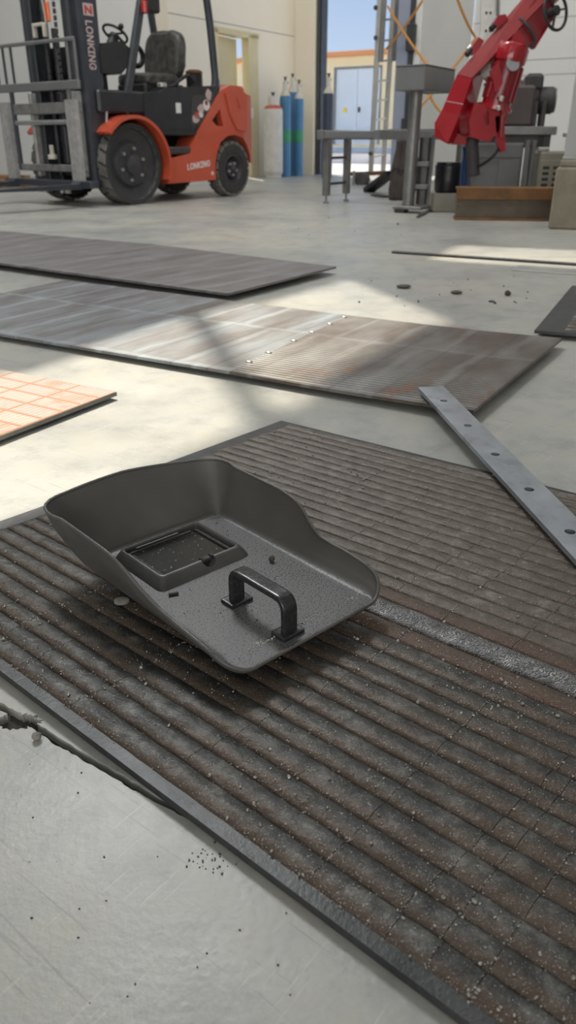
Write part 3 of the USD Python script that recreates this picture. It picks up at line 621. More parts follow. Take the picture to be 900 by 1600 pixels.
for k in range(len(upp) - 1):
    bead(upp[k], upp[k + 1], 400 + k, .0038, 'bead_rust' if k < 1 else 'bead_brown')

def scatter(name, pos, rad, mat, parent=None, label=None, catg=None, seed=3):
    r = np.random.default_rng(seed)
    p = uniq(parent or '/World', name)
    pi = UsdGeom.PointInstancer.Define(stage, p)
    rel = pi.CreatePrototypesRel()
    for k in range(3):
        m = trimesh.creation.icosphere(subdivisions=1, radius=1.0); m.vertices *= 1 + r.normal(0, .16, (len(m.vertices), 1)); m.vertices *= [1, r.uniform(.7, 1), r.uniform(.6, .9)]
        usdkit.mesh(stage, f'{p}/grain' + (f'_{k:03d}' if k else ''), m, MAT[mat], smooth=True)
        rel.AddTarget(f'{p}/grain' + (f'_{k:03d}' if k else ''))
    N = len(pos)
    pi.CreateProtoIndicesAttr(Vt.IntArray.FromNumpy(r.integers(0, 3, N).astype(np.int32)))
    pi.CreatePositionsAttr(Vt.Vec3fArray.FromNumpy(np.asarray(pos, np.float32)))
    pi.CreateScalesAttr(Vt.Vec3fArray.FromNumpy(np.repeat(np.asarray(rad, np.float32)[:, None], 3, 1)))
    q = r.normal(size=(N, 4)); q /= np.linalg.norm(q, axis=1, keepdims=True)
    pi.CreateOrientationsAttr(Vt.QuathArray([Gf.Quath(float(a[0]), float(a[1]), float(a[2]), float(a[3])) for a in q]))
    data(pi.GetPrim(), label, catg, None, 'stuff')
gx, gr = np.vstack(grain_xyz), np.concatenate(grain_r)
big = rng.random(len(gr)) < .05; gr[big] *= 2.1; gx[big, 2] += gr[big] * .3
scatter('weld_grit', gx, gr, 'grain', None, 'fine weld grit and spatter grains strewn over the beaded foreground plate', 'grit')

# ------------------------------------------------------------------ hand-held welding shield lying on the plate
SF = Fr((-.062, .672), 47.76); ZF = .045
SL = SF.o + np.array([0, 0, ZF])
sh = thing('welding_hand_shield', 'black plastic welding hand shield lying face down on the beaded plate, dusty inside', 'welding shield', SL, 47.76)
SW, SLEN = .2266, .325
def outline(n=360):
    x = [0.0, SW]; r = .026
    q4 = sg.Polygon([(-.003, -.012), (SW + .008, -.010), (SW + .007, SLEN), (-.002, SLEN)])
    pg = unary_union([q4.buffer(-r).buffer(r, quad_segs=24).intersection(sg.box(-1, -1, 1, .15)), q4.buffer(-.014).buffer(.014, quad_segs=24).intersection(sg.box(-1, .1499, 1, 1))])
    ring_ = pg.exterior; d = np.linspace(0, ring_.length, n, endpoint=False)
    return np.array([ring_.interpolate(t).coords[0] for t in d])
bo = outline(); nb_ = len(bo)
tg = np.roll(bo, -1, 0) - np.roll(bo, 1, 0); tg /= np.linalg.norm(tg, axis=1, keepdims=True)
no = np.c_[tg[:, 1], -tg[:, 0]]; no *= np.sign(((bo - [SW / 2, SLEN / 2]) * no).sum(1))[:, None]
for _ in range(3): no = (np.roll(no, 1, 0) + no * 2 + np.roll(no, -1, 0)); no /= np.linalg.norm(no, axis=1, keepdims=True)
yy = bo[:, 1]
hh = np.interp(yy, [-.012, -.008, .003, .025, .085, .115, .140, .165, .185, .205, .33], [.0015, .004, .013, .021, .027, .033, .046, .065, .074, .0775, .080])
rt = np.clip(bo[:, 0] / SW - .5, 0, .5) * 2
hh = hh - .008 * rt * np.clip((yy - .15) / .04, 0, 1) + .006 * rt * np.clip((yy + .004) / .015, 0, 1) * np.clip((.12 - yy) / .05, 0, 1)
for _ in range(4): hh = (np.roll(hh, 1) + 2 * hh + np.roll(hh, -1)) / 4
back = np.clip((yy - (SLEN - .004)) / .004, 0, 1)
arch = back * (1 - ((bo[:, 0] - SW / 2) / (SW / 2)) ** 2)
fl = hh * .30 + .045 * np.clip((yy - .29) / .035, 0, 1) * np.clip(-no[:, 1] * -1, 0, 1) * (hh > .05) * .62 + arch * .012
hh = hh + arch * .002 - .002 * back
rows = []
spine = np.c_[np.full(nb_, SW / 2), np.clip(yy, .10, .235)]
fil = np.minimum(np.interp(yy, [.10, .27], [.016, .011]), hh * .75)
inner = bo - no * fil[:, None]
for r_ in (0, .2, .4, .6, .8, .94, 1.0):
    p = spine + (inner - spine) * r_; rows.append(np.c_[p, np.zeros(nb_) + .0])
phi = np.arctan2(hh, fl + 1e-6)
for a in np.linspace(.2, 1.0, 5):
    an = a * 1.15; rows.append(np.c_[inner + no * (fil * math.sin(an))[:, None], fil * (1 - math.cos(an))])
e_ = rows[-1]
rim_xy = bo + no * fl[:, None]
for t in np.linspace(.12, 1, 9):
    bul = .004 * math.sin(PI * t) * np.clip(hh / .05, 0, 1)
    p = e_[:, :2] + (rim_xy - e_[:, :2]) * t + no * bul[:, None]
    rows.append(np.c_[p, e_[:, 2] + (hh - e_[:, 2]) * t])
GR = np.array(rows); k_ = len(GR)
def loop_grid(GR, flip=False):
    k, n = GR.shape[:2]; i, j = np.meshgrid(np.arange(k - 1), np.arange(n), indexing='ij'); a = (i * n + j).ravel(); b = (i * n + (j + 1) % n).ravel()
    Fc = np.vstack([np.c_[a, b, b + n], np.c_[a, b + n, a + n]]); return Fc[:, ::-1] if flip else Fc
inn = trimesh.Trimesh(GR.reshape(-1, 3), loop_grid(GR), process=False)
tmp = trimesh.Trimesh(GR.reshape(-1, 3), loop_grid(GR), process=True)
if inn.face_normals[:nb_ * 3, 2].mean() < 0: inn.invert()
v_, f_, nn = meshkit.arrays(inn, True)
nn = np.where(np.linalg.norm(nn, axis=1, keepdims=True) > .5, nn, [0, 0, 1.0]); nn[:nb_] = [0, 0, 1.0]
outv = v_ - nn * .003
Vs = np.vstack([v_, outv]); N_ = len(v_); fo = f_[:, ::-1] + N_
j = np.arange(nb_); a = (k_ - 1) * nb_ + j; b = (k_ - 1) * nb_ + (j + 1) % nb_
st_ = np.vstack([np.c_[a, b, b + N_], np.c_[a, b + N_, a + N_]])
shell = trimesh.Trimesh(Vs, np.vstack([f_, fo, st_]), process=False); trimesh.repair.fix_normals(shell)
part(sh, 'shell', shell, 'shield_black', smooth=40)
rim_p = GR[-1] - np.r_[0, 0, 0] ; rp = rim_p + np.c_[no * .0012, np.zeros(nb_)]
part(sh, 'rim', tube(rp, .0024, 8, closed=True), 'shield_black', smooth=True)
# lens housing: sloping raised frame, lens at its bottom, latch notch in its front bar
fx0, fx1, fy0, fy1 = .034, .183, .184, .303
def rrect(x0, x1, y0, y1, r, n=10): return np.array(sg.box(x0 + r, y0 + r, x1 - r, y1 - r).buffer(r, quad_segs=n).exterior.coords)[:-1]
def loft(loops):
    k, n = len(loops), len(loops[0]); Fc = []
    V = np.vstack(loops)
    for i in range(k - 1):
        for j in range(n):
            a, b = i * n + j, i * n + (j + 1) % n; Fc += [[a, b, b + n], [a, b + n, a + n]]
    return trimesh.Trimesh(V, Fc, process=False)
def L3(x0, x1, y0, y1, r, z): q = rrect(x0, x1, y0, y1, r); return np.c_[q, np.full(len(q), z)]
fz = .0145
loops = [L3(fx0, fx1, fy0, fy1, .010, -.001), L3(fx0 + .003, fx1 - .003, fy0 + .004, fy1 - .002, .010, .006), L3(fx0 + .008, fx1 - .008, fy0 + .009, fy1 - .005, .009, fz - .002), L3(fx0 + .0105, fx1 - .0105, fy0 + .0115, fy1 - .0075, .008, fz),
         L3(fx0 + .0125, fx1 - .0125, fy0 + .0150, fy1 - .0095, .006, fz), L3(fx0 + .014, fx1 - .014, fy0 + .0165, fy1 - .011, .005, fz - .002), L3(fx0 + .014, fx1 - .014, fy0 + .0165, fy1 - .011, .005, .004)]
frm = loft(loops); trimesh.repair.fix_normals(frm)
notch = along(lathe([(0, -.02), (.0125, -.02), (.0095, .02), (0, .02)], 32), (.118, fy0 + .004, fz + .002), (0, 1, -.35))
fsolid = trimesh.Trimesh(np.vstack([frm.vertices, loops[0].mean(0), loops[-1].mean(0)]), np.vstack([frm.faces, [[len(frm.vertices), (j + 1) % len(loops[0]), j] for j in range(len(loops[0]))], [[len(frm.vertices) + 1, len(frm.vertices) - len(loops[0]) + j, len(frm.vertices) - len(loops[0]) + (j + 1) % len(loops[0])] for j in range(len(loops[0]))]]), process=False)
trimesh.repair.fix_normals(fsolid)
if fsolid.volume < 0: fsolid.invert()
try:
    fsolid = tm(mf(fsolid) - mf(notch))
except Exception: pass
wf = part(sh, 'window_frame', fsolid, 'frame_black', smooth=35)
part(wf, 'lens', cbox(fx0 + .020, fx1 - .020, fy0 + .021, fy1 - .017, .0035, .0060, .0005), 'lens_glass')
part(wf, 'lens_ledge', cat([cbox(fx0 + .016, fx0 + .0225, fy0 + .017, fy1 - .013, .004, .0085, .001), cbox(fx1 - .0225, fx1 - .016, fy0 + .017, fy1 - .013, .004, .0085, .001), cbox(fx0 + .016, fx1 - .016, fy0 + .017, fy0 + .020, .004, .007, .0008), cbox(fx0 + .016, fx1 - .016, fy1 - .0165, fy1 - .013, .004, .007, .0008)]), 'handle_black')
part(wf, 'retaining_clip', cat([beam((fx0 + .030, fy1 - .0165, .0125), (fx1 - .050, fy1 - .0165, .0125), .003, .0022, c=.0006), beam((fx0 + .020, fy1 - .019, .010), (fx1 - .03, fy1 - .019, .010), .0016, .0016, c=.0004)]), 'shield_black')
part(wf, 'latch', cat([cbox(.109, .124, fy0 + .010, fy0 + .022, .010, .0150, .002), cbox(.124, .1275, fy0 + .012, fy0 + .020, .010, .0165, .001)]), 'handle_black')
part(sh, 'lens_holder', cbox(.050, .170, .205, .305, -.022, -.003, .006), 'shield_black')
# strap handle on two feet
hx = .0945
path = smooth_path([(hx, .106, .002), (hx, .106, .022), (hx, .1055, .036), (hx, .101, .0440), (hx, .092, .0465), (hx, .058, .0465), (hx, .024, .0465), (hx, .0155, .0440), (hx, .0108, .036), (hx, .0100, .022), (hx, .0100, .002)], 6)
def strap(path, w, th, side):
    t = np.gradient(path, axis=0); t /= np.linalg.norm(t, axis=1, keepdims=True); s_ = np.asarray(side, float); u_ = np.cross(t, s_)
    ca = np.linspace(0, 2 * PI, 24, endpoint=False); cx = np.sign(np.cos(ca)) * np.abs(np.cos(ca)) ** .45 * w / 2; cy = np.sign(np.sin(ca)) * np.abs(np.sin(ca)) ** .6 * th / 2
    V = path[:, None] + cx[None, :, None] * s_ + cy[None, :, None] * u_[:, None]
    n = len(ca); k = len(path); Fc = loop_grid(V); V = np.vstack([V.reshape(-1, 3), path[0], path[-1]])
    caps = [[k * n, (j + 1) % n, j] for j in range(n)] + [[k * n + 1, (k - 1) * n + j, (k - 1) * n + (j + 1) % n] for j in range(n)]
    m = trimesh.Trimesh(V, np.vstack([Fc, caps]), process=False); trimesh.repair.fix_normals(m); return m
ha = part(sh, 'handle', strap(path, .0215, .0085, (1, 0, 0)), 'handle_black', smooth=40)
for y in (.106, .0115):
    part(ha, 'foot', hull(np.vstack([np.c_[rrect(hx - .0165, hx + .0165, max(y - .012, .0005), y + .012, .0015, 3), np.full(16, z)] for z in (-.0005,)] + [np.c_[rrect(hx - .0165, hx + .0165, max(y - .012, .0005), y + .012, .0015, 3), np.full(16, .0042)], np.c_[rrect(hx - .0145, hx + .0145, max(y - .010, .0015), y + .010, .0015, 3), np.full(16, .0052)]])) if len(rrect(0, 1, 0, 1, .1, 3)) == 16 else cbox(hx - .0165, hx + .0165, max(y - .012, .0005), y + .012, -.0005, .005, .0012), 'handle_black')
# grit inside the shield, two loose chips
r = np.random.default_rng(21); k = 900
px_, py_ = r.uniform(.015, SW - .012, k), r.uniform(.006, .30, k)
dn = meshkit.fbm(np.c_[px_ * 25, py_ * 25, px_ * 0], 3, 5)
ok = (r.random(k) < np.clip((dn - .3) * 2.5, .15, 1)) & ~((px_ > fx0 - .003) & (px_ < fx1 + .003) & (py_ > fy0 - .003))
g = np.exp(r.normal(math.log(.00042), .4, ok.sum()))
wp = np.array([SF.w((x, y, ZF + q * .4)) for x, y, q in zip(px_[ok], py_[ok], g)])
scatter('grinding_dust', wp, g, 'chip_dark', None, 'dark grinding grains sprinkled inside the black welding shield', 'grit', 5)
r = np.random.default_rng(23); k = 70
fp = np.array([(x, y) for x, y in zip(np.r_[r.normal(.060, .010, 40), r.normal(.128, .005, 15), r.normal(.205, .012, 15)], np.r_[r.normal(.018, .003, 40), r.normal(.014, .002, 15), r.normal(.012, .004, 15)])])
fp = np.clip(fp, .004, .22)
scatter('pale_flakes', np.array([SF.w((x, y, ZF + .0004)) for x, y in fp]), r.uniform(.0004, .0011, len(fp)), 'dust_flake', None, 'pale flakes lying near the open edge of the welding shield', 'dust', 6)
def rock(c, rad, seed, squash=.8):
    r = np.random.default_rng(seed); m = trimesh.creation.icosphere(subdivisions=2, radius=1.0)
    m.vertices *= 1 + .5 * (meshkit.fbm(m.vertices * 1.3 + seed, 3, seed)[:, None] - .5); m.vertices *= rad * np.array([1, .85, squash]); m.apply_translation(np.asarray(c) + [0, 0, -m.bounds[0][2]]); return m
solo('slag_pellet', rock(SF.w((.192, .152, ZF + .0003)), .0042, 3, 1.0), 'chip_dark', 'small dark slag pellet right of the window frame inside the welding shield', 'slag')
cw = SF.w((.044, .170, ZF))
solo('slag_chip', beam(cw + [-.006, -.002, .0022], cw + [.006, .002, .0022], .004, .003, c=.0008), 'chip_dark', 'tiny flat dark chip in front of the lens frame inside the shield', 'slag')
solo('slag_lump', rock(list(plate_xy(.34, .20)) + [PZ + .001], .011, 9, .4), 'stone_grey', 'flat grey slag lump on the beads left of the welding shield', 'slag')
solo('concrete_crumb', rock(list(G(58, 1156)[:2]) + [0], .0052, 12, .9), 'stone_grey', 'grey concrete crumb beside the cracked floor joint at lower left', 'stone')

# ------------------------------------------------------------------ drilled flat bar
BA, BB = np.array([.334, 1.752]), np.array([.472, .62])
bd = (BB - BA); bl_ = np.linalg.norm(bd); baz = math.degrees(math.atan2(bd[0], bd[1])); BF = Fr(BA, baz)
holes_x = [BF.l(G(*q, .034))[0] for q in [(686, 630), (718, 668), (757, 712), (806, 766), (867, 831)]] + [.905, 1.06]
hy = [BF.l(G(*q, .034))[1] for q in [(686, 630), (718, 668), (757, 712), (806, 766), (867, 831)]]
bp = sg.Polygon([(0, -.0305), (bl_, -.0305), (bl_, .0305), (0, .0305)]).difference(unary_union([sg.Point(x, -.001).buffer(.0082, quad_segs=10) for x in holes_x]))
bm = prism(bp, 0, .008, 'z'); ti = math.atan2(-.012, bl_)
T = trimesh.transformations.rotation_matrix(-ti, [0, 1, 0]); bm.apply_transform(T)
fb = thing('drilled_flat_bar', 'grey flat steel bar with a row of punched holes resting across two plates', 'steel bar', (BA[0], BA[1], .0325), baz)
part(fb, 'bar', bm, 'bar_steel', smooth=False)

# ------------------------------------------------------------------ sheets lying on the floor
MF = Fr((.405, 1.612), 300.8)   # X to the left along the near edge, Y away... kept to the right of X
def local(fr, pts): return [tuple(fr.l(np.array([p[0], p[1], 0]))[:2]) for p in pts]
mr = local(MF, [(.405, 1.612), (.817, 2.294), (.208, 2.667), (-.152, 1.956)])
ml = local(MF, [(-.152, 1.956), (.208, 2.667), (-.95, 3.40), (-1.36, 2.66)])
def warp(c, a): return lambda x, y: a * np.exp(-((x - c[0]) ** 2 + (y - c[1]) ** 2) / .16)
cc_ = MF.l(np.array([.405, 1.612, 0]))
ov = thing('overlay_sheet', 'large ribbed overlay sheet of two tack-welded halves, brown right half, in the sun patch', 'steel plate', MF.o, 300.8)
part(ov, 'sheet', sheet(mr, .013, .021, cell=.05, lift=lambda x, y: .008 * np.clip(1 - x / .5, 0, 1) ** 2), 'overlay_brown', smooth=25, label='brown ribbed half')
part(ov, 'sheet', sheet(ml, .013, .021), 'overlay_blue', smooth=25, label='grey-blue banded half')
a_, b_ = np.array(mr[3]), np.array(mr[2])
for k, t in enumerate((.13, .27, .47, .63, .80, .95)):
    p = a_ + (b_ - a_) * t
    m = trimesh.creation.icosphere(subdivisions=2, radius=.0085); m.vertices *= [1.3, .9, .5]; m.apply_translation([p[0], p[1], .021])
    part(ov, 'tack_weld', m, 'silver_tack', smooth=True)
P2F = Fr((-.232, 3.013), 306.0)
solo_p = thing('far_sheet', 'thin brown and grey overlay sheet overlapping the back of the sunlit one, farther left', 'steel plate', P2F.o, 306.0)
part(solo_p, 'sheet', sheet(local(P2F, [(-.232, 3.013), (.223, 3.71), (-.75, 4.55), (-1.9, 5.3), (-2.4, 4.55)]), .024, .033), 'overlay_grey', smooth=25)
part(solo_p, 'spacer', cbox(.25, .33, -.35, -.2, 0, .024), 'wood'); part(solo_p, 'spacer', cbox(1.3, 1.4, -.5, -.3, 0, .024), 'wood')
RF = Fr((-.41, 1.787), 301.0)
rp_ = thing('rusty_plate', 'orange rusted plate with a pale grid pattern in full sun at left', 'steel plate', RF.o, 301.0)
part(rp_, 'plate', sheet(local(RF, [(-.41, 1.787), (-.80, 1.11), (-1.8, 1.70), (-1.4, 2.37)]), .008, .0172), 'plate_edge', smooth=25)
part(rp_, 'rust_face', sheet(local(RF, [(-.412, 1.785), (-.802, 1.112), (-1.798, 1.702), (-1.402, 2.368)]), .0172, .018), 'rust_grid', smooth=25)
SP = Fr((.772, 2.422), 101.0)
sp_ = thing('beaded_offcut', 'dark beaded plate offcut lying on the floor at the right border', 'steel plate', SP.o, 101.0)
q_ = local(SP, [(.772, 2.422), (1.165, 3.25), (1.9, 2.95), (1.55, 2.13)])
part(sp_, 'base_plate', sheet(q_, .014, .024, cell=.05), 'plate_steel', smooth=25)
e0, e1 = np.array(q_[0]), np.array(q_[1]); e2, e3 = np.array(q_[3]), np.array(q_[2])
for k in range(16):
    t = (k + 1) / 17.5
    a2, b2 = e0 + (e1 - e0) * t, e2 + (e3 - e2) * t; d2_ = (b2 - a2) / np.linalg.norm(b2 - a2); a2 = a2 + d2_ * .085
    bb = tube([(*(a2 + (b2 - a2) * u), .023 + .002 * math.sin(u * 90 + k)) for u in np.linspace(0, .98, 24)], .021, 10); bb.vertices[:, 2] = .023 + (bb.vertices[:, 2] - .023) * .28
    part(sp_, 'weld_bead', bb, 'bead_brown', smooth=True, uv=np.c_[bb.vertices[:, 0], np.full(len(bb.vertices), .5)])
ts = thing('thin_strip', 'long thin dark steel strip lying across the small far sun patch', 'steel bar', (.582, 4.456, 0), 118.8)
part(ts, 'strip', cbox(0, 1.7, -.030, .0, .001, .012, .002), 'plate_steel')
ls = thing('pale_offcut', 'thin pale steel sheet lying in front of the strip in the far sun patch', 'steel plate', (1.157, 3.985, 0), 118.8)
part(ls, 'sheet', cbox(0, 1.1, -.20, .0, .0005, .006, .001), 'alu')
for k, (x, y, rr_, lab) in enumerate([(631, 450, .030, 'flat olive scrap chip on the bare floor behind the brown sheet, left of the others'), (713, 459, .024, 'thin dark scrap chip on the floor, middle of three behind the brown sheet'), (793, 462, .013, 'small dark lump on the floor, right of the scrap chips behind the brown sheet'), (768, 472, .012, 'tiny dark flake on the floor just left of the small dark lump')]):
    m = rock(list(G(x, y)[:2]) + [0], rr_, 40 + k, .25 if k != 2 else .8)
    solo('scrap_chip', m, 'chip_dark', lab, 'scrap')
r = np.random.default_rng(31)
gp = [G(x, y) for x, y in zip(r.normal(330, 22, 34), r.normal(1345, 14, 34))] + [G(x, y) for x, y in zip(r.uniform(20, 480, 30), r.uniform(1180, 1590, 30))] + [G(x, y) for x, y in zip(np.r_[r.uniform(560, 830, 22), r.uniform(300, 640, 18)], np.r_[r.uniform(430, 480, 22), r.uniform(335, 368, 18)])]
gp = np.array(gp); rad = np.where(np.arange(len(gp)) < 64, np.exp(r.normal(math.log(.0007), .35, len(gp))), np.exp(r.normal(math.log(.0028), .4, len(gp))))
gp[:, 2] = rad * .5
scatter('floor_grit', gp, rad, 'chip_dark', None, 'scattered dark specks of grit on the concrete floor', 'grit', 8)

# ------------------------------------------------------------------ forklift (frame: X forward, Y to its left, the side we see)
FK = Fr((-1.964, 8.298), -142.72)
fk = thing('forklift', 'orange-red counterbalance forklift truck with black mast, parked by the wall', 'forklift', FK.o, -142.72)
def wheel_tyre(R, r_rim, w, bead=.03):
    return lathe([(r_rim, -w / 2 + .01), (r_rim + .02, -w / 2), (R - bead, -w / 2 + .005), (R - .008, -w / 2 + .03), (R, -w / 2 + .05), (R, w / 2 - .05), (R - .008, w / 2 - .03), (R - bead, w / 2 - .005), (r_rim + .02, w / 2), (r_rim, w / 2 - .01), (r_rim, -w / 2 + .01)], 48)
def to_y(m, c, flip=1):
    """mesh about z to an axle along +-Y at c"""
    T = np.eye(4); T[:3, 0] = (1, 0, 0); T[:3, 1] = (0, 0, -1.0 * flip); T[:3, 2] = (0, 1.0 * flip, 0); T[:3, 3] = c; m = m.copy(); m.apply_transform(T); return m
def fork_wheel(c, R, rr, w, side, lugs, nuts, label=None):
    wp_ = part(fk, 'wheel', to_y(wheel_tyre(R, rr, w), c, side), 'rubber', label=label)
    part(wp_, 'rim', to_y(lathe([(0, -w / 2 + .03), (rr, -w / 2 + .03), (rr + .003, w / 2 - .012), (rr - .015, w / 2 - .006), (rr - .03, w / 2 - .045), (rr * .62, w / 2 - .07), (rr * .55, w / 2 - .035), (rr * .28, w / 2 - .03), (rr * .26, w / 2 + .0), (rr * .1, w / 2 + .012), (0, w / 2 + .012)], 40), c, side), 'rim_dark')
    for k in range(nuts):
        a = 2 * PI * (k + .3) / nuts
        part(wp_, 'wheel_nut', to_y(along(lathe([(0, 0), (.016, 0), (.016, .02), (.012, .026), (0, .026)], 6), (rr * .42 * math.cos(a), rr * .42 * math.sin(a), w / 2 - .036), (0, 0, 1)), c, side), 'bolt_metal')
    for k in range(lugs):
        for sd in (-1, 1):
            a = 2 * PI * (k + (.25 if sd > 0 else -.25)) / lugs; da = 2 * PI / lugs * .40; sk = .22 * 2 * PI / lugs
            P = []
            for (aa, y0) in ((-da, .004), (da, .004), (-da + sk * 1.5, w / 2 - .012), (da + sk * 1.5, w / 2 - .012)):
                rad = [(R - .012), (R + .014)]
                if y0 > .05: rad = [R - .030, R + .004]
                for q in rad: P.append((q * math.cos(a + aa), q * math.sin(a + aa), sd * y0))
            part(wp_, 'tread_lug', to_y(hull(P), c, side), 'rubber_tread', smooth=False)
fork_wheel((-.065, .49, .352), .340, .33, .215, 1, 19, 6, 'front wheel with chunky zigzag tread')
fork_wheel((-.065, -.42, .352), .340, .30, .215, -1, 19, 6, 'front wheel with chunky zigzag tread')
fork_wheel((-1.555, .455, .277), .27, .145, .18, 1, 18, 5)
fork_wheel((-1.50, -.36, .277), .27, .145, .18, -1, 18, 5)
part(fk, 'axle', cyl((-.045, -.32, .35), (-.045, .34, .35), .08), 'black_paint')
part(fk, 'rear_axle', cyl((-1.53, -.28, .277), (-1.555, .38, .277), .06), 'black_paint')
# red body: side outline cut with the plan outline
side = [(-.53, .165), (-1.24, .178), (-1.235, .33), (-1.275, .45), (-1.35, .545), (-1.46, .60), (-1.58, .61), (-1.70, .585), (-1.80, .52), (-1.87, .42), (-1.89, .33), (-2.13, .33), (-2.16, .62), (-2.12, .88), (-2.02, .985), (-1.80, 1.01), (-1.66, 1.075), (-1.52, 1.075), (-1.40, 1.03), (-1.32, .97), (-1.03, .66), (-.875, .44), (-.54, .385)]
plan = sg.Polygon([(-.50, -.42), (-.50, .55), (-1.72, .55), (-1.93, .49), (-2.04, .36), (-2.09, .06), (-2.06, -.20), (-1.95, -.36), (-1.75, -.42)]).buffer(.03).buffer(-.03)
body = mf(prism(side, -.5, .6, 'y')) ^ mf(prism(plan, 0, 1.3, 'z'))
body = body - mf(prism([(-1.225, .745), (-1.355, .855), (-1.395, .69), (-1.29, .695)], .47, .7, 'y'))
body = body - mf(cbox(-1.30, -.4, -.36, .49, .1, 1.2, .01)) if False else body
part(fk, 'body', tm(body), 'truck_red', smooth=25)
part(fk, 'window_recess', prism([(-1.215, .74), (-1.355, .868), (-1.405, .68), (-1.285, .685)], .44, .475, 'y'), 'black_paint')
part(fk, 'side_skirt', prism([(-.525, .168), (-1.235, .181), (-1.23, .33), (-1.268, .45), (-1.31, .505), (-.545, .392)], .548, .568, 'y'), 'truck_red', smooth=False)
part(fk, 'counterweight_panel', tm(mf(prism([(-1.43, 1.0), (-1.50, .80), (-1.60, .66), (-1.76, .64), (-1.78, .985), (-1.66, 1.05), (-1.5, 1.055)], .5, .566, 'y'))), 'truck_red', smooth=False)
part(fk, 'hand_grip', hull([(-1.60, .56, .98), (-1.70, .56, .93), (-1.64, .56, .86), (-1.60, .575, .97), (-1.69, .575, .925), (-1.64, .575, .87)]), 'truck_red')
part(fk, 'tail_lamp', cbox(-2.05, -1.99, .385, .43, .78, .88, .008), 'white_print')
part(fk, 'counterweight_cap', cbox(-1.95, -1.60, -.2, .4, 1.0, 1.09, .03), 'truck_red')
def arc_band(cx, cz, r0, r1, a0, a1, y0, y1, n=28):
    a = np.radians(np.linspace(a0, a1, n)); o = np.c_[cx + r1 * np.cos(a), cz + r1 * np.sin(a)]; i_ = np.c_[cx + r0 * np.cos(a), cz + r0 * np.sin(a)]
    return prism(np.vstack([o, i_[::-1]]), y0, y1, 'y')
part(fk, 'fender', arc_band(-.06, .335, .405, .435, 42, 198, .30, .665), 'truck_red', smooth=30)
part(fk, 'fender_liner', cat([arc_band(-.06, .335, .30, .43, 42, 205, .28, .30)]), 'truck_red_dark', smooth=30)
part(fk, 'fender', arc_band(-.06, .335, .405, .435, 42, 198, -.55, -.28), 'truck_red', smooth=30)
# black chassis, hood and steps
part(fk, 'frame_box', cbox(-1.05, .22, -.30, .30, .25, .95, .02), 'black_paint')
part(fk, 'hood', tm(mf(prism([(-.30, .66), (-1.02, .66), (-1.36, 1.0), (-1.38, 1.055), (-1.30, 1.06), (-.62, 1.02), (-.50, .97), (-.30, .96)], -.36, .535, 'y'))), 'black_paint', smooth=25)
part(fk, 'floor_panel', cbox(-.62, .24, -.30, .53, .78, .97, .02), 'black_paint')
part(fk, 'step', cbox(-.90, -.50, .20, .545, .43, .50, .012), 'gear_dark')
part(fk, 'step', cbox(-1.02, -.44, .16, .53, .60, .68, .012), 'black_paint')
part(fk, 'step_back', cbox(-.98, -.46, .10, .30, .40, .80, .01), 'black_plastic')
part(fk, 'decal', prism([(-.92, .70), (-1.06, .70), (-1.27, .93), (-1.25, .98), (-.96, .96)], .534, .538, 'y'), 'gear_dark', smooth=False)
r = np.random.default_rng(4)
for k in range(7):
    c = np.array([-.98 - .04 * k + r.normal(0, .02), .76 + .028 * k + r.normal(0, .03)]); t = np.linspace(0, 2 * PI, 9, endpoint=False)
    part(fk, 'sticker', prism(np.c_[c[0] + r.uniform(.02, .045) * np.cos(t) * (1 + .4 * r.random(9)), c[1] + r.uniform(.02, .045) * np.sin(t) * (1 + .4 * r.random(9))], .537, .540, 'y'), ('pink_print', 'red_print', 'white_print')[k % 3], smooth=False)
part(fk, 'label_plate', cbox(-.79, -.72, .535, .540, .80, .89, .001), 'white_print')
def side_text(text, h, y, o, bold=True):
    m = meshkit.text_mesh(text, h, .004, bold); v = m.vertices.copy(); m.vertices = np.c_[o[0] - v[:, 0], np.full(len(v), y) + v[:, 2], o[1] + v[:, 1]]; return m
tmx = side_text('LONKING', .055, .567, (-.80, .285)); tmx.vertices[:, 0] = -.80 + (tmx.vertices[:, 0] + .80) * (.34 / max(1e-6, np.ptp(tmx.vertices[:, 0])))
tmx.vertices[:, 2] += (-.80 - tmx.vertices[:, 0]) * .09
part(fk, 'side_lettering', tmx, 'white_print', smooth=False)
part(fk, 'emblem', to_y(lathe([(0, 0), (.018, 0), (.018, .004), (0, .004)], 20), (-1.18, .567, .245)), 'white_print')
# seat with its creased plastic cover
def pillow(x0, x1, y0, y1, z0, z1, e=.45, seed=0, amp=.008):
    m = trimesh.creation.icosphere(subdivisions=4); v = m.vertices; v = np.sign(v) * np.abs(v) ** e; v /= np.abs(v).max(0)
    v = v * [(x1 - x0) / 2, (y1 - y0) / 2, (z1 - z0) / 2] + [(x0 + x1) / 2, (y0 + y1) / 2, (z0 + z1) / 2]
    v = v + m.vertex_normals * ((meshkit.fbm(v * 14, 3, seed)[:, None] - .5) * 2 * amp); return trimesh.Trimesh(v, m.faces, process=False)
bk = pillow(-.08, .08, -.25, .25, 0, .44, .5, 3, .012)
bk.apply_transform(trimesh.transformations.rotation_matrix(-.16, [0, 1, 0])); bk.apply_translation([-.96, .15, 1.10])
part(fk, 'seat_back', bk, 'seat_cover', smooth=True)
part(fk, 'seat_cushion', pillow(-1.0, -.50, -.10, .40, 1.03, 1.16, .5, 5, .012), 'seat_cover', smooth=True)
part(fk, 'armrest', ring((-.90, -.16, 1.33), (0, 1, .0), .085, .026), 'black_plastic', smooth=True)
part(fk, 'seat_base', cbox(-1.05, -.5, -.05, .36, .96, 1.06, .02), 'black_plastic')
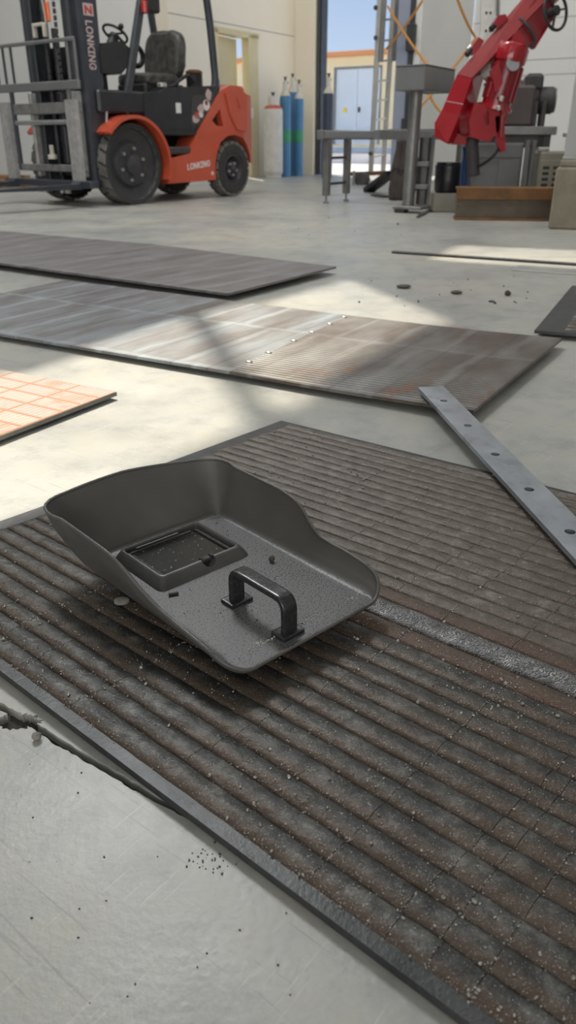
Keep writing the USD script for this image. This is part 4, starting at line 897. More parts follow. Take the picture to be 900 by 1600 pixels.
part(fk, 'seat_belt', tube(smooth_path([(-1.08, .46, 1.08), (-1.02, .45, 1.14), (-.92, .44, 1.11), (-.8, .45, 1.05), (-.7, .47, 1.03)], 6), .018, 8), 'black_plastic', smooth=True)
part(fk, 'buckle', cbox(-.66, -.58, .43, .50, 1.015, 1.06, .01), 'alu')
# steering column, dash, levers
sd_ = np.array([-.365, .145, 1.462]); sn = np.array([-.55, 0, .83])
st = part(fk, 'steering_wheel', ring(sd_, sn, .118, .012), 'black_plastic', smooth=True)
part(st, 'spoke', cat([beam(sd_ - np.array([.0, .115, 0]), sd_ + np.array([0, .115, 0]), .03, .015), beam(sd_, sd_ - np.array([.09, 0, .06]), .03, .015)]), 'black_plastic')
part(st, 'knob', trimesh.creation.icosphere(subdivisions=2, radius=.026).apply_translation([-.33, .27, 1.51]), 'black_plastic', smooth=True)
part(fk, 'steering_column', cyl((-.36, .145, 1.455), (-.06, .14, 1.02), .045), 'black_plastic')
part(fk, 'dashboard', tm(mf(prism([(.14, 1.10), (-.08, 1.10), (-.18, 1.18), (-.24, 1.30), (-.12, 1.36), (.12, 1.33), (.15, 1.25)], -.30, .50, 'y'))), 'black_plastic', smooth=25)
part(fk, 'cowl', tm(mf(prism([(.24, .55), (-.10, .55), (-.08, 1.12), (.12, 1.12)], -.30, .30, 'y'))), 'black_paint', smooth=25)
for k, y in enumerate((-.12, -.05, .02)):
    part(fk, 'lever', cat([tube([(-.16, y, 1.25), (-.22, y, 1.36), (-.24, y, 1.44)], .008, 8), trimesh.creation.icosphere(subdivisions=2, radius=.02).apply_translation([-.24, y, 1.45])]), 'black_plastic', smooth=True)
# overhead guard
part(fk, 'guard_post', beam((-.075, .50, .78), (-.52, .50, 2.08), .05, .085, c=.012), 'steel_dark')
part(fk, 'guard_post', beam((-.075, -.30, .78), (-.52, -.30, 2.08), .05, .085, c=.012), 'steel_dark')
def rpost(y): return tube(smooth_path([(-.93, y, .66), (-1.12, y, .84), (-1.285, y, .995), (-1.345, y, 1.10), (-1.335, y, 1.30), (-1.285, y, 1.70), (-1.20, y, 2.10)], 6), .038, 12)
part(fk, 'rear_post', rpost(.50), 'mast_black', smooth=True); part(fk, 'rear_post', rpost(-.30), 'mast_black', smooth=True)
part(fk, 'roof_frame', cat([beam((-.50, -.33, 2.1), (-1.2, -.33, 2.12), .06, .05), beam((-.50, .53, 2.1), (-1.2, .53, 2.12), .06, .05), beam((-.50, -.33, 2.1), (-.50, .53, 2.1), .06, .05), beam((-1.2, -.33, 2.12), (-1.2, .53, 2.12), .06, .05)]), 'mast_black')
for k in range(6):
    y = -.23 + .13 * k; part(fk, 'roof_bar', beam((-.50, y, 2.11), (-1.2, y, 2.13), .025, .04), 'mast_black')
part(fk, 'air_filter', cyl((-1.40, .16, 1.05), (-1.40, .16, 1.19), .085), 'black_plastic')
part(fk, 'filter_cap', lathe([(0, 1.19), (.088, 1.19), (.088, 1.21), (.06, 1.225), (0, 1.225)], 28).apply_translation([-1.40, .16, 0]), 'brown_cap')
part(fk, 'fuel_cap', cyl((-1.62, .28, 1.06), (-1.62, .28, 1.15), .028), 'blue_plastic')
part(fk, 'side_lamp', cbox(-.385, -.34, .535, .59, 1.59, 1.69, .012), 'red_lens')
part(fk, 'work_lamp', cat([cbox(-.62, -.44, .40, .52, 1.62, 1.76, .02)]), 'black_plastic')
# mast: two outer channels, two inner channels, cylinders, chains, cross pieces
MY = .075
def channel(y, s, x0, x1, z0, z1, t=.022, fl_=.075): return cat([cbox(x0, x1, min(y, y + s * t), max(y, y + s * t), z0, z1, .004), cbox(x1 - t, x1, min(y, y - s * fl_), max(y, y - s * fl_), z0, z1, .004), cbox(x0, x0 + t, min(y, y - s * fl_), max(y, y - s * fl_), z0, z1, .004)])
part(fk, 'mast_channel', channel(MY + .375, 1, .13, .32, .16, 2.1), 'mast_black'); part(fk, 'mast_channel', channel(MY - .375, -1, .13, .32, .16, 2.1), 'mast_black')
part(fk, 'inner_channel', channel(MY + .29, 1, .19, .36, .20, 2.1), 'steel_dark'); part(fk, 'inner_channel', channel(MY - .29, -1, .19, .36, .20, 2.1), 'steel_dark')
part(fk, 'lift_cylinder', cyl((.24, MY + .19, .25), (.24, MY + .19, 2.1), .032), 'black_paint'); part(fk, 'lift_cylinder', cyl((.24, MY - .19, .25), (.24, MY - .19, 2.1), .032), 'black_paint')
part(fk, 'center_cylinder', cat([cyl((.30, MY + .02, .36), (.30, MY + .02, .95), .042), cyl((.30, MY + .02, .95), (.30, MY + .02, 1.45), .028)]), 'black_paint')
part(fk, 'cylinder_foot', cat([cyl((.44, MY - .03, .40), (.44, MY - .03, .44), .042), cyl((.44, MY - .03, .44), (.44, MY - .03, .52), .022)]), 'cyl_pale')
for y in (-.07, .10):
    ch = part(fk, 'lift_chain', cat([cbox(.33, .345, MY + y - .016, MY + y + .016, .75 + .05 * k, .75 + .05 * k + .04, .003) for k in range(26)]), 'gear_dark', kind='stuff')
part(fk, 'chain_bracket', cat([cbox(.36, .40, MY - .16, MY + .0, 1.465, 1.49, .004), cbox(.36, .40, MY - .16, MY - .135, 1.38, 1.48, .004), cbox(.36, .40, MY - .02, MY + .005, 1.38, 1.48, .004)]), 'cyl_pale')
part(fk, 'mast_crossbar', cbox(.10, .16, MY - .38, MY + .38, .30, .42, .01), 'mast_black')
part(fk, 'mast_crossbar', cbox(.10, .14, MY - .38, MY + .38, 1.86, 1.98, .01), 'mast_black')
part(fk, 'mast_hose', tube(smooth_path([(.36, MY - .03, 2.1), (.365, MY - .02, 1.75), (.36, MY, 1.48)], 8), .012, 8), 'alu', smooth=True)
part(fk, 'beacon', cat([cbox(.36, .385, MY + .025, MY + .075, 1.49, 1.64, .008)]), 'orange_lens')
part(fk, 'beacon_bracket', cat([cbox(.355, .38, MY - .0, MY + .10, 1.66, 1.76, .02)]), 'alu')
pl_ = part(fk, 'mast_side_plate', cbox(.12, .31, MY + .397, MY + .405, .2, 2.1, .003), 'mast_black')
tmv = meshkit.text_mesh('LONKING', .075, .003, True); v = tmv.vertices.copy(); L_ = np.ptp(v[:, 0])
tmv.vertices = np.c_[.262 - v[:, 1] * .95, MY + .404 + v[:, 2], 1.495 - v[:, 0] * (.37 / L_)]; trimesh.repair.fix_normals(tmv)
part(pl_, 'mast_lettering', tmv, 'pink_print', smooth=False)
part(pl_, 'mast_logo', cat([cbox(.165, .275, MY + .404, MY + .406, 1.525, 1.615, .0005)]), 'pink_print')
part(pl_, 'logo_mark', cat([beam((.19, MY + .4065, 1.54), (.19, MY + .4065, 1.60), .02, .002, c=.0004, up=(0, 1, 0)), beam((.19, MY + .4065, 1.545), (.25, MY + .4065, 1.59), .02, .002, c=.0004, up=(0, 1, 0)), beam((.25, MY + .4065, 1.535), (.25, MY + .4065, 1.60), .02, .002, c=.0004, up=(0, 1, 0))]), 'red_print')
part(fk, 'tilt_cylinder', cyl((.10, MY + .35, .62), (-.4, MY + .30, .75), .035), 'black_paint')
part(fk, 'mast_rod', cyl((.20, MY + .44, .36), (.14, MY + .44, .86), .011), 'alu')
# carriage, forks, load backrest
part(fk, 'carriage_bar', cbox(.40, .455, -.47, .50, .775, .865, .006), 'carriage_grey')
part(fk, 'carriage_bar', cbox(.40, .455, -.47, .50, .295, .355, .006), 'carriage_grey')
part(fk, 'carriage_roller', cyl((.47, -.40, .705), (.47, .42, .705), .02), 'steel_bright')
for y in (-.30, .30):
    part(fk, 'carriage_plate', cbox(.30, .42, MY + y - .02, MY + y + .02, .25, .95, .006), 'fork_metal')
for y in (-.535, .445):
    part(fk, 'fork', tm(mf(prism([(.455, .88), (.505, .88), (.505, .225), (.455, .225)], y - .062, y + .062, 'y'))), 'fork_metal', smooth=25)
for y in (-.535, .445):
    part(fk, 'fork_tine', tm(mf(prism([(.455, .224), (.51, .224), (.54, .20), (1.55, .185), (1.57, .172), (.49, .155), (.465, .17), (.455, .20)], y - .06, y + .06, 'y'))), 'mast_black', smooth=25)
part(fk, 'carriage_foot', cat([cbox(.40, .50, -.62, .62, .165, .225, .006)]), 'mast_black')
for y in (-.28, -.18, -.10, .16, .24):
    part(fk, 'foot_bolt', cbox(.44, .48, y - .02, y + .02, .11, .165, .005), 'alu')
part(fk, 'backrest_rail', cat([beam((.46, -.78, 1.335), (.46, .545, 1.335), .025, .03, c=.006)]), 'steel_paint_grey')
part(fk, 'backrest_rail', cat([cbox(.445, .475, -.80, .56, .96, 1.03, .006)]), 'steel_paint_grey')
for y in (-.72, -.60, -.48, -.36, .44, .54):
    part(fk, 'backrest_slat', cbox(.452, .466, y - .014, y + .014, 1.03, 1.325, .003), 'mast_black' if y < 0 else 'steel_paint_grey')
part(fk, 'backrest_post', cbox(.43, .46, -.47, -.43, .30, 1.03, .005), 'mast_black'); part(fk, 'backrest_post', cbox(.43, .46, .36, .40, .30, 1.03, .005), 'steel_paint_grey')

# wooden pallet behind the forklift at the left border
pc = Fr(G(-40, 292)[:2], 123)
pw = thing('pallet', 'brown wooden pallet lying on the floor behind the forklift forks at the left border', 'pallet', pc.o, 123)
for k in range(6):
    part(pw, 'deck_board', cbox(-.6, .6, -.45 + .16 * k, -.35 + .16 * k, .12, .142, .003), 'wood')
for y in (-.42, 0, .40):
    part(pw, 'runner', cbox(-.6, .6, y - .045, y + .045, .0, .12, .004), 'wood')

# ------------------------------------------------------------------ gas cylinders
def bottle(name, label, catg, xy, R, z_body, mats, kind, group=None):
    b = thing(name, label, catg, (xy[0], xy[1], 0), 90, group)
    if kind == 'white':
        part(b, 'body', lathe([(0, .03), (R * .82, .03), (R * .96, .06), (R, .10), (R, .13), (R * .985, .14), (R, .15), (R, z_body - .16), (R * .985, z_body - .15), (R, z_body - .14), (R, z_body - .07), (R * .95, z_body - .03)], 40), mats[0])
        part(b, 'shoulder', lathe([(R * .97, z_body - .05), (R * .90, z_body - .01), (R * .72, z_body + .015), (R * .3, z_body + .03), (0, z_body + .03)], 40), 'cyl_red')
        part(b, 'foot_ring', lathe([(R * .80, 0), (R * .84, 0), (R * .84, .05), (R * .80, .05), (R * .80, 0)], 40), mats[0])
        part(b, 'collar', lathe([(R * .46, z_body + .02), (R * .50, z_body + .02), (R * .50, z_body + .155), (R * .46, z_body + .155), (R * .46, z_body + .02)], 32), mats[0])
        part(b, 'valve', cat([cyl((0, 0, z_body + .02), (0, 0, z_body + .19), .022), cyl((-.045, 0, z_body + .13), (.045, 0, z_body + .13), .014), cyl((0, 0, z_body + .19), (0, 0, z_body + .205), .035)]), 'gear_dark')
        return b
    part(b, 'body', lathe([(0, .0), (R * .9, .0), (R, .02), (R, z_body), (R * .93, z_body + .05), (R * .7, z_body + .10), (R * .45, z_body + .125)], 32), mats[0])
    if len(mats) > 2: part(b, 'band', lathe([(R * .99, .52), (R * 1.012, .525), (R * 1.012, .705), (R * .99, .71)], 32), mats[2])
    part(b, 'shoulder', lathe([(R * .93, z_body + .052), (R * .72, z_body + .103), (R * .46, z_body + .13), (R * .36, z_body + .155), (0, z_body + .155)], 28), mats[1])
    part(b, 'guard', lathe([(R * .36, z_body + .14), (R * .44, z_body + .15), (R * .42, z_body + .26), (R * .30, z_body + .27), (R * .30, z_body + .15)], 24), 'cyl_white')
    part(b, 'valve', cat([cyl((0, 0, z_body + .14), (0, 0, z_body + .31), .018), cyl((0, 0, z_body + .24), (R * .55, 0, z_body + .24), .011), cyl((0, 0, z_body + .31), (0, 0, z_body + .325), .030)]), 'gear_dark')
    return b
bottle('gas_cylinder', 'squat white gas cylinder with red shoulder by the wall', 'gas cylinder', G(427.5, 277), .157, 1.045, ('cyl_white',), 'white')
bottle('gas_cylinder', 'blue gas cylinder with green band next to the white one', 'gas cylinder', G(446, 276), .092, 1.16, ('cyl_blue', 'cyl_pale', 'cyl_green'), 'tall')
bottle('gas_cylinder', 'tallest blue gas cylinder, middle of the three with green bands', 'gas cylinder', G(457, 274.2), .088, 1.235, ('cyl_blue', 'cyl_pale', 'cyl_green'), 'tall')
bottle('gas_cylinder', 'blue gas cylinder with green band nearest the wall pier', 'gas cylinder', G(466.5, 275), .078, 1.13, ('cyl_blue', 'cyl_pale', 'cyl_green'), 'tall')
bottle('gas_cylinder', 'dark navy gas cylinder standing alone at the gate jamb', 'gas cylinder', G(510.5, 279), .083, 1.16, ('cyl_navy', 'cyl_pale'), 'tall')

# ------------------------------------------------------------------ grey steel roller-table frame
TF = Fr((.375, 8.16), 33.0)
tb = thing('steel_frame_table', 'long grey welded steel frame table on thin legs before the gate', 'table', TF.o, 33)
part(tb, 'side_beam', cbox(-.12, 2.35, -.03, .05, .565, .645, .006), 'steel_paint_grey')
part(tb, 'side_beam', cbox(-.12, 2.35, -.62, -.55, .565, .645, .006), 'steel_paint_grey')
for x in (0.0, .40):
    l_ = part(tb, 'leg', cbox(x - .033, x + .033, -.03, .03, .07, .57, .006), 'steel_grey')
    part(l_, 'levelling_foot', cat([cyl((x, 0, .012), (x, 0, .08), .009), cyl((x, 0, 0), (x, 0, .014), .028)]), 'steel_grey')
for x in (1.9, 2.28):
    l_ = part(tb, 'leg', cbox(x - .033, x + .033, -.62, -.56, .07, .57, .006), 'steel_grey')
    part(l_, 'levelling_foot', cat([cyl((x, -.59, .012), (x, -.59, .08), .009), cyl((x, -.59, 0), (x, -.59, .014), .028)]), 'steel_grey')
for z in (.405, .175):
    part(tb, 'rail', cbox(-.02, .42, -.012, .012, z - .012, z + .012, .003), 'steel_dark')
part(tb, 'cross_beam', cbox(-.11, -.05, -.55, -.03, .575, .635, .005), 'steel_paint_grey'); part(tb, 'cross_beam', cbox(2.28, 2.34, -.55, -.03, .575, .635, .005), 'steel_paint_grey')
part(tb, 'bolt', cyl((.0, .05, .605), (.0, .06, .605), .022), 'gear_dark')
part(tb, 'top_strip', cbox(1.35, 2.35, -.62, .05, .645, .668, .003), 'steel_grey')

# ------------------------------------------------------------------ cabinet column with grey box on a post
XF = Fr((1.03, 7.10), 123.0)
bx = thing('post_box', 'grey steel control box on a round post rising from a narrow open floor frame', 'machine stand', XF.o, 123)
part(bx, 'post', cyl((.0, 0, .05), (.01, 0, .93), .052), 'steel_grey')
b1 = part(bx, 'box', tm(mf(cbox(-.105, .15, -.16, .44, .915, 1.085, .006))), 'steel_paint_grey')
part(b1, 'box_lid', cbox(-.11, .155, -.165, .445, 1.085, 1.092, .002), 'steel_paint_grey')
part(bx, 'foot', cbox(-.10, .16, -.10, .12, .03, .055, .005), 'steel_grey'); part(bx, 'foot_block', cbox(-.09, .0, -.09, .02, 0, .045, .006), 'gear_dark')
part(bx, 'back_post', beam((.155, .05, .05), (.165, .06, .60), .04, .02), 'steel_paint_grey')
part(bx, 'side_panel', cbox(.03, .15, .08, .10, .06, .58, .004), 'gear_dark')
part(bx, 'side_strip', cbox(.07, .12, .06, .08, .06, .58, .004), 'steel_grey')
for z in (.38, .205):
    part(bx, 'shelf_bar', cbox(-.02, .16, .0, .06, z - .018, z + .018, .004), 'steel_paint_grey')

# ------------------------------------------------------------------ red welding manipulator
RX = (1.5, 6.6, 0)
def A(px, py, dy=0.0):
    """a point of the arm at pixel, dy metres behind its own upright plane"""
    d = ray(px, py); y = 6.6 + dy; p = CC + d * (y / d[1]); return p - np.array(RX)
ra = thing('red_manipulator', 'glossy red welding manipulator arm with motor, gearbox and black handwheel', 'machine', RX, 90)
def poly_slab(pix, d0, d1):
    """solid between the outline at depth d0 and the same outline d1 behind it"""
    p = [A(x, y, d0) for x, y in pix]; m = prism([(q[0], q[2]) for q in p], d0, d1, 'y'); return m
def seg(top, bot):
    """arm segment with a front face (left and right edge) and a receding side face: three pixels at each end"""
    P = []
    for (l, r_, s2) in (top, bot): P += [A(*l, .0), A(*r_, -.06), A(*s2, .13), A(l[0] + 14, l[1] - 3, .19)]
    return hull(P)
part(ra, 'boom', seg(((832, -20), (872, -20), (890, -16)), ((714, 116), (737, 122), (758, 112))), 'arm_red_sheen', smooth=False)
part(ra, 'elbow', seg(((714, 117), (737, 123), (758, 113)), ((690, 173), (717, 181), (745, 160))), 'arm_red', smooth=False)
part(ra, 'elbow', cat([hull([A(690, 173, 0), A(717, 181, -.06), A(745, 160, .13), A(704, 168, .19), A(679, 192, 0), A(679, 214, 0), A(699, 225, -.06), A(712, 224, .10), A(690, 216, .19)])]), 'arm_red', smooth=False)
part(ra, 'seam', beam(A(697, 158, -.004), A(724, 163, -.064), .004, .005, c=.001), 'pink_print')
part(ra, 'hub', cyl(A(722, 190, .10), A(770, 182, -.02), .115), 'arm_red_deep')
part(ra, 'gearbox', poly_slab([(742, 160), (790, 172), (792, 190), (764, 222), (735, 214), (733, 190)], -.10, .14), 'arm_red', smooth=False)
part(ra, 'gearbox_lower', poly_slab([(706, 226), (714, 208), (728, 212), (729, 226)], .05, .2), 'arm_red', smooth=False)
m0, m1 = A(774, 168, -.02), A(797, 90, -.02)
mo = part(ra, 'motor', cyl(m0, m1, .108, n=36), 'arm_red_deep')
d_, a_, b_ = basis(m1 - m0)
for k in range(20):
    t = 2 * PI * k / 20; q = a_ * math.cos(t) + b_ * math.sin(t)
    part(mo, 'cooling_fin', beam(m0 + d_ * .05 + q * .108, m1 - d_ * .05 + q * .108, .006, .028, up=q), 'arm_red_deep', smooth=False)
part(ra, 'motor_cap', along(lathe([(.118, 0), (.122, .02), (.122, .09), (.105, .115), (.06, .125), (0, .125)], 36), m1 - d_ * .03, d_), 'arm_red')
part(ra, 'name_plate', along(lathe([(0, 0), (.05, 0), (.05, .006), (0, .006)], 26), A(801, 100, -.135), (.15, -1, .3)), 'steel_bright')
part(ra, 'motor_flange', along(lathe([(0, 0), (.125, 0), (.125, .03), (0, .03)], 30), m0 - d_ * .02, d_), 'arm_red')
part(ra, 'junction_box', poly_slab([(768, 110), (780, 96), (786, 130), (774, 146)], -.14, -.06), 'arm_red', smooth=False)
part(ra, 'head_bracket', poly_slab([(800, 52), (835, 0), (868, -8), (864, 20), (833, 72), (812, 66)], -.04, .12), 'arm_red_deep', smooth=False)
part(ra, 'head_plate', poly_slab([(797, 66), (809, 46), (822, 60), (820, 74)], -.10, -.02), 'arm_red', smooth=False)
part(ra, 'head_rim', poly_slab([(792, 70), (818, 74), (818, 80), (792, 75)], -.08, .0), 'alu', smooth=False)
part(ra, 'arm_tip', poly_slab([(824, 66), (862, 4), (874, 14), (836, 76)], .0, .09), 'arm_red', smooth=False)
hc = A(868, 17, -.08); hn = np.array([.55, -.80, .2]); hn /= np.linalg.norm(hn)
hw = part(ra, 'handwheel', ring(hc, hn, .122, .011), 'black_plastic', smooth=True)
_, ha_, hb_ = basis(hn)
part(hw, 'spoke', cat([beam(hc, hc + (ha_ * math.cos(t) + hb_ * math.sin(t)) * .12, .02, .012) for t in (.2, .2 + 2 * PI / 3, .2 + 4 * PI / 3)]), 'black_plastic')
part(hw, 'hub_boss', cyl(hc - hn * .10, hc + hn * .02, .034), 'black_plastic')
part(ra, 'clamp_block', poly_slab([(737, 74), (748, 58), (757, 64), (748, 78), (740, 86), (734, 84)], .0, .08), 'arm_red', smooth=False)
part(ra, 'clamp_block', poly_slab([(770, 38), (778, 24), (790, 22), (794, 30), (780, 42)], -.02, .06), 'arm_red', smooth=False)
for (x, y) in ((730, 83), (768, 43)):
    part(ra, 'clamp_knob', cyl(A(x + 6, y - 6, .02), A(x - 1, y + 3, .0), .022), 'black_plastic')
part(ra, 'clamp_screw', cyl(A(737, 72, .02), A(731, 78, .02), .018), 'steel_bright')
part(ra, 'torch_fork', poly_slab([(774, 182), (788, 180), (790, 236), (783, 238), (776, 222)], -.10, -.04), 'arm_red', smooth=False)
part(ra, 'torch_rod', cat([cyl(A(786, 160, -.12), A(783, 215, -.12), .018), cyl(A(781, 150, -.12), A(789, 182, -.12), .026)]), 'arm_red_deep')
part(ra, 'fitting', cat([cyl(A(782, 158, -.15), A(785, 150, -.15), .016), cyl(A(780, 172, -.15), A(779, 165, -.15), .016)]), 'alu')
part(ra, 'pedestal', cat([cyl(A(737, 215, .1), A(740, 275, .1), .05)]), 'gear_dark')
part(ra, 'drive_bracket', cyl(A(757, 116, .05), A(772, 108, .0), .06), 'alu')
part(ra, 'cable', tube(smooth_path([A(785, 218, -.02), A(774, 240, -.04), A(757, 255, .0), A(742, 262, .1)], 8), .011, 8), 'black_plastic', smooth=True)
part(ra, 'cable', tube(smooth_path([A(812, 28, -.08), A(826, 42, -.10), A(836, 62, -.08), A(830, 72, -.05)], 8), .010, 8), 'steel_dark', smooth=True)
for k in range(3):
    solo('blue_hose', tube(smooth_path([A(724 + 4 * k, 229, .27), A(725 + 4 * k, 244, .28), A(721 + 4.2 * k, 268, .28), A(720 + 4.5 * k, 330, .28)], 8) + np.array(RX), .010, 8), 'hose_blue', ('leftmost', 'middle', 'rightmost')[k] + ' of three thin dark blue hoses hanging below the red arm', 'hose', 'blue hoses below the red arm', smooth=True)

# ------------------------------------------------------------------ dark geared motor on a steel bench, power source, cabinet
GF = Fr((1.70, 7.62), 100.0)
bn = thing('bench', 'low grey steel bench carrying the dark geared motor behind the red arm', 'bench', GF.o, 100)
part(bn, 'top', cbox(-.15, .62, -.28, .28, .60, .665, .005), 'steel_grey')
for x in (-.10, .50):
    for y in (-.24, .24): part(bn, 'leg', cbox(x - .03, x + .03, y - .03, y + .03, 0, .6, .005), 'steel_paint_grey')
part(bn, 'apron', cbox(-.12, .58, -.27, -.24, .50, .60, .004), 'gear_dark')
gm = thing('geared_motor', 'dark brown geared electric motor standing on the steel bench', 'motor', (GF.o[0] + .06, GF.o[1] - .01, .667), 100)
part(gm, 'housing', cbox(.02, .36, -.18, .20, .0, .31, .02), 'gear_brown')
part(gm, 'motor_body', cyl((.02, .0, .235), (.40, .0, .235), .125, n=32), 'gear_brown')
for k in range(9): part(gm, 'cooling_fin', along(lathe([(.12, 0), (.137, 0), (.137, .010), (.12, .010)], 28), (.05 + .022 * k, 0, .235), (1, 0, 0)), 'gear_brown')
part(gm, 'terminal_box', cbox(.27, .42, -.13, .06, .27, .40, .025), 'gear_dark')
part(gm, 'end_cap', cyl((.40, -.02, .20), (.53, -.02, .20), .105, n=32), 'gear_dark')
part(gm, 'end_disc', cyl((.53, -.02, .20), (.545, -.02, .20), .095, n=32), 'steel_grey')
for x in (.36, .43): part(gm, 'support', cbox(x, x + .035, -.16, .1, 0, .19, .004), 'gear_dark')
part(gm, 'shelf_top', cbox(.02, .26, .05, .16, .385, .395, .003), 'white_print')
PF = Fr((2.16, 6.82), 96.0)
ps = thing('power_source', 'beige grey welding power source with two columns of vent slots under the bench', 'welding machine', PF.o, 96)
part(ps, 'case', cbox(-.16, .17, -.13, .20, .04, .48, .015), 'beige_box')
part(ps, 'front_panel', cbox(-.155, .03, -.145, -.128, .06, .42, .006), 'beige_box')
for x in (-.125, -.045):
    for k in range(7): part(ps, 'vent_slot', cbox(x, x + .05, -.149, -.143, .10 + .042 * k, .122 + .042 * k, .003), 'slot_dark')
part(ps, 'handle_recess', cbox(.07, .125, -.138, -.126, .22, .40, .012), 'white_print'); part(ps, 'handle_slot', cbox(.085, .108, -.143, -.136, .24, .37, .004), 'slot_dark')
part(ps, 'foot', cbox(-.15, -.10, -.1, .25, 0, .045, .005), 'gear_dark'); part(ps, 'foot', cbox(.10, .15, -.1, .25, 0, .045, .005), 'gear_dark')
for x in (-.13, .10): part(ps, 'top_lug', cbox(x - .045, x + .045, -.10, -.03, .48, .51, .006), 'alu')
part(ps, 'post', cbox(-.22, -.19, -.10, -.06, 0, .56, .004), 'steel_paint_grey'); part(ps, 'post', cbox(-.27, -.24, -.10, -.06, 0, .56, .004), 'steel_paint_grey')
sg_ = thing('red_gauge_block', 'small dark red block with pale clips standing on the power source', 'fitting', (2.26, 6.82, .482), 96)
part(sg_, 'block', cbox(-.03, .08, -.02, .08, 0.0, .12, .008), 'truck_red_dark'); part(sg_, 'clip', cbox(-.08, .02, -.05, -.022, .10, .13, .004), 'alu'); part(sg_, 'pin', cyl((.09, -.02, 0), (.09, -.02, .11), .012), 'alu')
CF_ = Fr((1.72, 7.06), 95)
cb = thing('grey_cabinet', 'grey sheet-metal cabinet behind the rusty beam under the red arm', 'cabinet', CF_.o, 95)
part(cb, 'body', cbox(-.18, .20, -.15, .12, .0, .54, .006), 'steel_paint_grey')
part(cb, 'door', cbox(.01, .19, -.162, -.148, .03, .42, .005), 'steel_paint_grey'); part(cb, 'drawer', cbox(-.17, .19, -.162, -.148, .43, .53, .005), 'steel_paint_grey')
dr = thing('black_drum', 'black plastic drum between the post frame and the grey cabinet', 'drum', (1.385, 7.26, .0), 90)
part(dr, 'body', lathe([(0, .15), (.10, .15), (.112, .17), (.115, .24), (.118, .25), (.115, .26), (.115, .34), (.118, .35), (.112, .37), (.10, .375), (0, .375)], 36), 'drum_black')
part(dr, 'lid', lathe([(0, .375), (.105, .375), (.105, .39), (0, .39)], 36), 'drum_black')
part(dr, 'stand', cbox(-.14, .14, -.14, .12, 0, .15, .006), 'beige_box')
HB = Fr((1.295, 6.40), 97.5)
hb = thing('rusty_beam', 'rusty steel H-beam length lying on the floor under the red arm', 'steel beam', HB.o, 97.5)
part(hb, 'flange', cbox(0, .82, -.02, .18, .215, .235, .003), 'rust_beam'); part(hb, 'flange', cbox(0, .82, -.02, .18, .0, .018, .003), 'rust_beam')
part(hb, 'flange_lip', cbox(0, .82, -.03, -.018, .150, .235, .003), 'rust_beam')
part(hb, 'web', cbox(0, .82, .0, .02, .018, .215, .002), 'rust_web'); part(hb, 'web_rib', cbox(.0, .82, -.006, .0, .105, .118, .002), 'rust_web')
pd = thing('concrete_plinth', 'concrete plinth block carrying a grey steel column at the right border', 'plinth', (1.815, 5.71, 0), 110)
part(pd, 'block', cbox(.0, .55, .0, .55, 0, .395, .012), 'plinth_concrete', smooth=False)
part(pd, 'cap', cbox(.02, .56, .03, .52, .395, .44, .01), 'plinth_concrete', smooth=False)
sc = thing('steel_column', 'tall plain grey steel column standing on the concrete plinth at the right border', 'column', (1.815, 5.71, .441), 110)
part(sc, 'shaft', cbox(.035, .42, .10, .40, .02, 5.9, .004), 'wall_grey'); part(sc, 'base_plate', cbox(.03, .5, .06, .46, 0, .02, .003), 'wall_grey')

# ------------------------------------------------------------------ ladder, braces, tarpaulin, trolley at the gate
def at(px, py, y): d = ray(px, py); return CC + d * (y / d[1])
la = thing('extension_ladder', 'tall aluminium extension ladder standing in the open gate', 'ladder', (0, 0, 0))
lb0, lb1 = at(579, 273, 12.7), at(598.5, 268, 12.95)
lt0, lt1 = at(597, -60, 12.4), at(619, -60, 12.65)
part(la, 'stile', beam(lb0, lt0, .075, .035, c=.005), 'alu'); part(la, 'stile', beam(lb1, lt1, .075, .035, c=.005), 'alu')
for k in range(13):
    t = .09 + k * .115 * .82; part(la, 'rung', cyl(lb0 + (lt0 - lb0) * t, lb1 + (lt1 - lb1) * t, .014, n=12), 'alu')
o_ = np.array([.02, -.07, 0]); u0, u1 = lb0 + (lt0 - lb0) * .56 + o_, lb1 + (lt1 - lb1) * .555 + o_
part(la, 'upper_stile', beam(u0 + [.03, 0, 0], lt0 + o_ + [.03, 0, 0], .07, .03, c=.005), 'steel_grey'); part(la, 'upper_stile', beam(u1 + [.03, 0, 0], lt1 + o_ + [.03, 0, 0], .07, .03, c=.005), 'steel_grey')
for (px_, py_) in ((587, 12), (587, 59), (579, 240)):
    part(la, 'bracket', cyl(at(px_, py_, 12.35), at(px_, py_, 12.28), .03), 'gear_dark')
l2 = thing('upright_ladder', 'pale aluminium ladder section standing against the wall behind the red arm', 'ladder', (0, 0, 0))
part(l2, 'stile', beam(at(757, 170, 10.9), at(764, -40, 11.0), .17, .04, c=.006, up=(.3, 1, 0)), 'alu'); part(l2, 'stile', beam(at(775, 170, 11.1), at(779, -40, 11.2), .05, .03, c=.006), 'steel_grey')
for k in range(7):
    for dx in (-3.2, 3.2): part(l2, 'rung_hole', cyl(at(759 + dx + .03 * (170 - 28 * k) * 0 + 4.5 * (1 - (150 - 28 * k) / 170), 150 - 28 * k + 10, 10.86), at(759 + dx + 4.5 * (1 - (150 - 28 * k) / 170), 150 - 28 * k + 10, 10.83), .016, n=12), 'gear_dark')
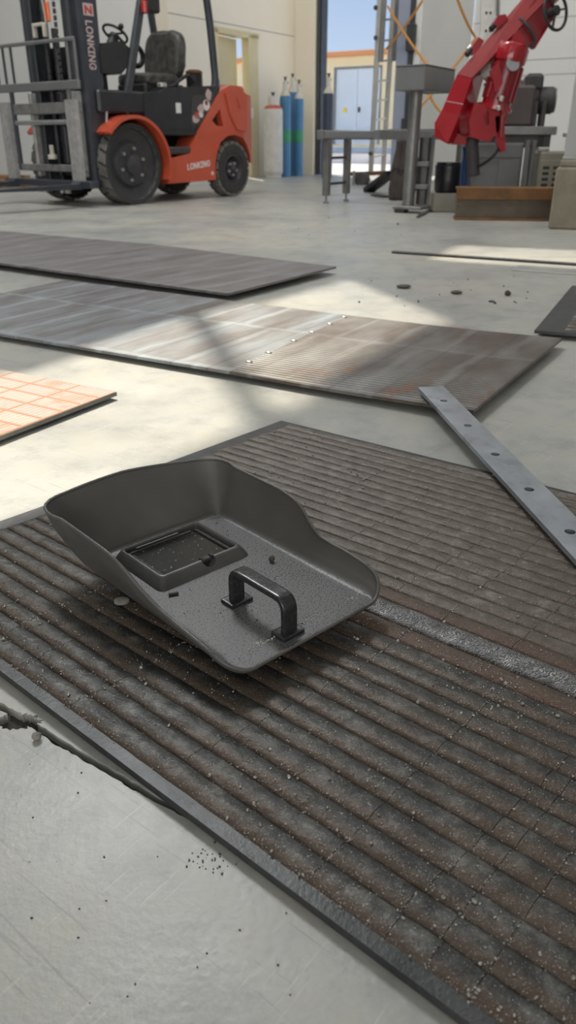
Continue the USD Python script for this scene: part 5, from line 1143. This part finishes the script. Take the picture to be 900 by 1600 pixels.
for (a, b, y0, y1, lab) in [((606, 10), (672, 106), 12.2, 10.6, 'orange tie rope slanting down from the ladder top to the gate leaf'), ((660, 1), (604, 76), 11.8, 12.45, 'orange tie rope slanting down from the gate leaf to the ladder'),
                            ((714, -4), (744, 60), 10.6, 10.9, 'orange rope slanting down towards the pale ladder behind the red arm'), ((744, 58), (652, 172), 10.75, 10.75, 'long orange rope slanting down behind the grey control box'), ((666, 138), (690, 176), 11.0, 11.0, 'short orange rope crossing the long one below the grey control box')]:
    p0, p1 = at(*a, y0), at(*b, y1); t = np.linspace(0, 1, 14)[:, None]
    solo('tie_rope', tube(p0 + (p1 - p0) * t - np.array([0, 0, .03]) * 4 * t * (1 - t), .015, 8), 'orange_rope', lab, 'rope', smooth=True)
tp = thing('tarpaulin_bundle', 'dark brown tarpaulin bundle hanging to the floor at the end of the frame table', 'tarpaulin', (1.20, 8.62, 0))
ang = np.linspace(0, 2 * PI, 48, endpoint=False); zz = np.linspace(0, .56, 26)
V = []
for z in zz:
    R_ = .105 + .025 * math.sin(z * 9) + .03 * np.sin(ang * 7 + z * 3) * (.4 + z) + .02 * (meshkit.fbm(np.c_[np.cos(ang) * 2, np.sin(ang) * 2, np.full(48, z * 6)], 3, 3) - .5)
    V.append(np.c_[R_ * np.cos(ang) * 1.05 - .03 * (z < .2) * (1 - z / .2) + .0, R_ * np.sin(ang), np.full(48, z)])
V = np.array(V); Fc = loop_grid(V); V = np.vstack([V.reshape(-1, 3), [0, 0, 0], [0, 0, .57]])
Fc = np.vstack([Fc, [[26 * 48, (j + 1) % 48, j] for j in range(48)], [[26 * 48 + 1, 25 * 48 + j, 25 * 48 + (j + 1) % 48] for j in range(48)]])
m = trimesh.Trimesh(V, Fc, process=False); trimesh.repair.fix_normals(m); part(tp, 'cloth', m, 'cloth_brown', smooth=True)
part(tp, 'binding', ring((0, 0, .30), (0, 0, 1), .135, .008), 'drum_black', smooth=True)
tr = thing('floor_trolley', 'small low trolley with a round dark wheel at the ladder foot', 'trolley', (0, 0, 0))
part(tr, 'wheel', cyl(at(563, 281, 11.6), at(569, 280, 11.75), .09), 'gear_dark')
part(tr, 'deck', beam(at(551, 272, 11.8), at(600, 270, 12.2), .16, .05), 'brown_cap'); part(tr, 'post', cyl(at(552, 292, 11.5), at(553, 268, 11.7), .02), 'steel_grey')
sl = thing('leaning_slab', 'dark slab leaning from the floor against the brown tarpaulin bundle', 'board', (0, 0, 0))
part(sl, 'slab', beam(G(576, 300) + [0, 0, .02], at(612, 270, 9.6), .16, .05), 'drum_black')
part(sl, 'scrap', beam(G(585, 306) + [0, 0, .012], G(604, 309) + [0, 0, .012], .10, .02), 'gear_dark')
cdb = solo('floor_cable', tube(smooth_path([G(652, 338, .014), G(676, 326, .014), G(690, 318, .03), G(703, 312, .06), G(712, 306, .10)], 8), .011, 8), 'steel_grey', 'grey cable running over the floor from the post frame to the rusty beam', 'cable', smooth=True)
#@@END
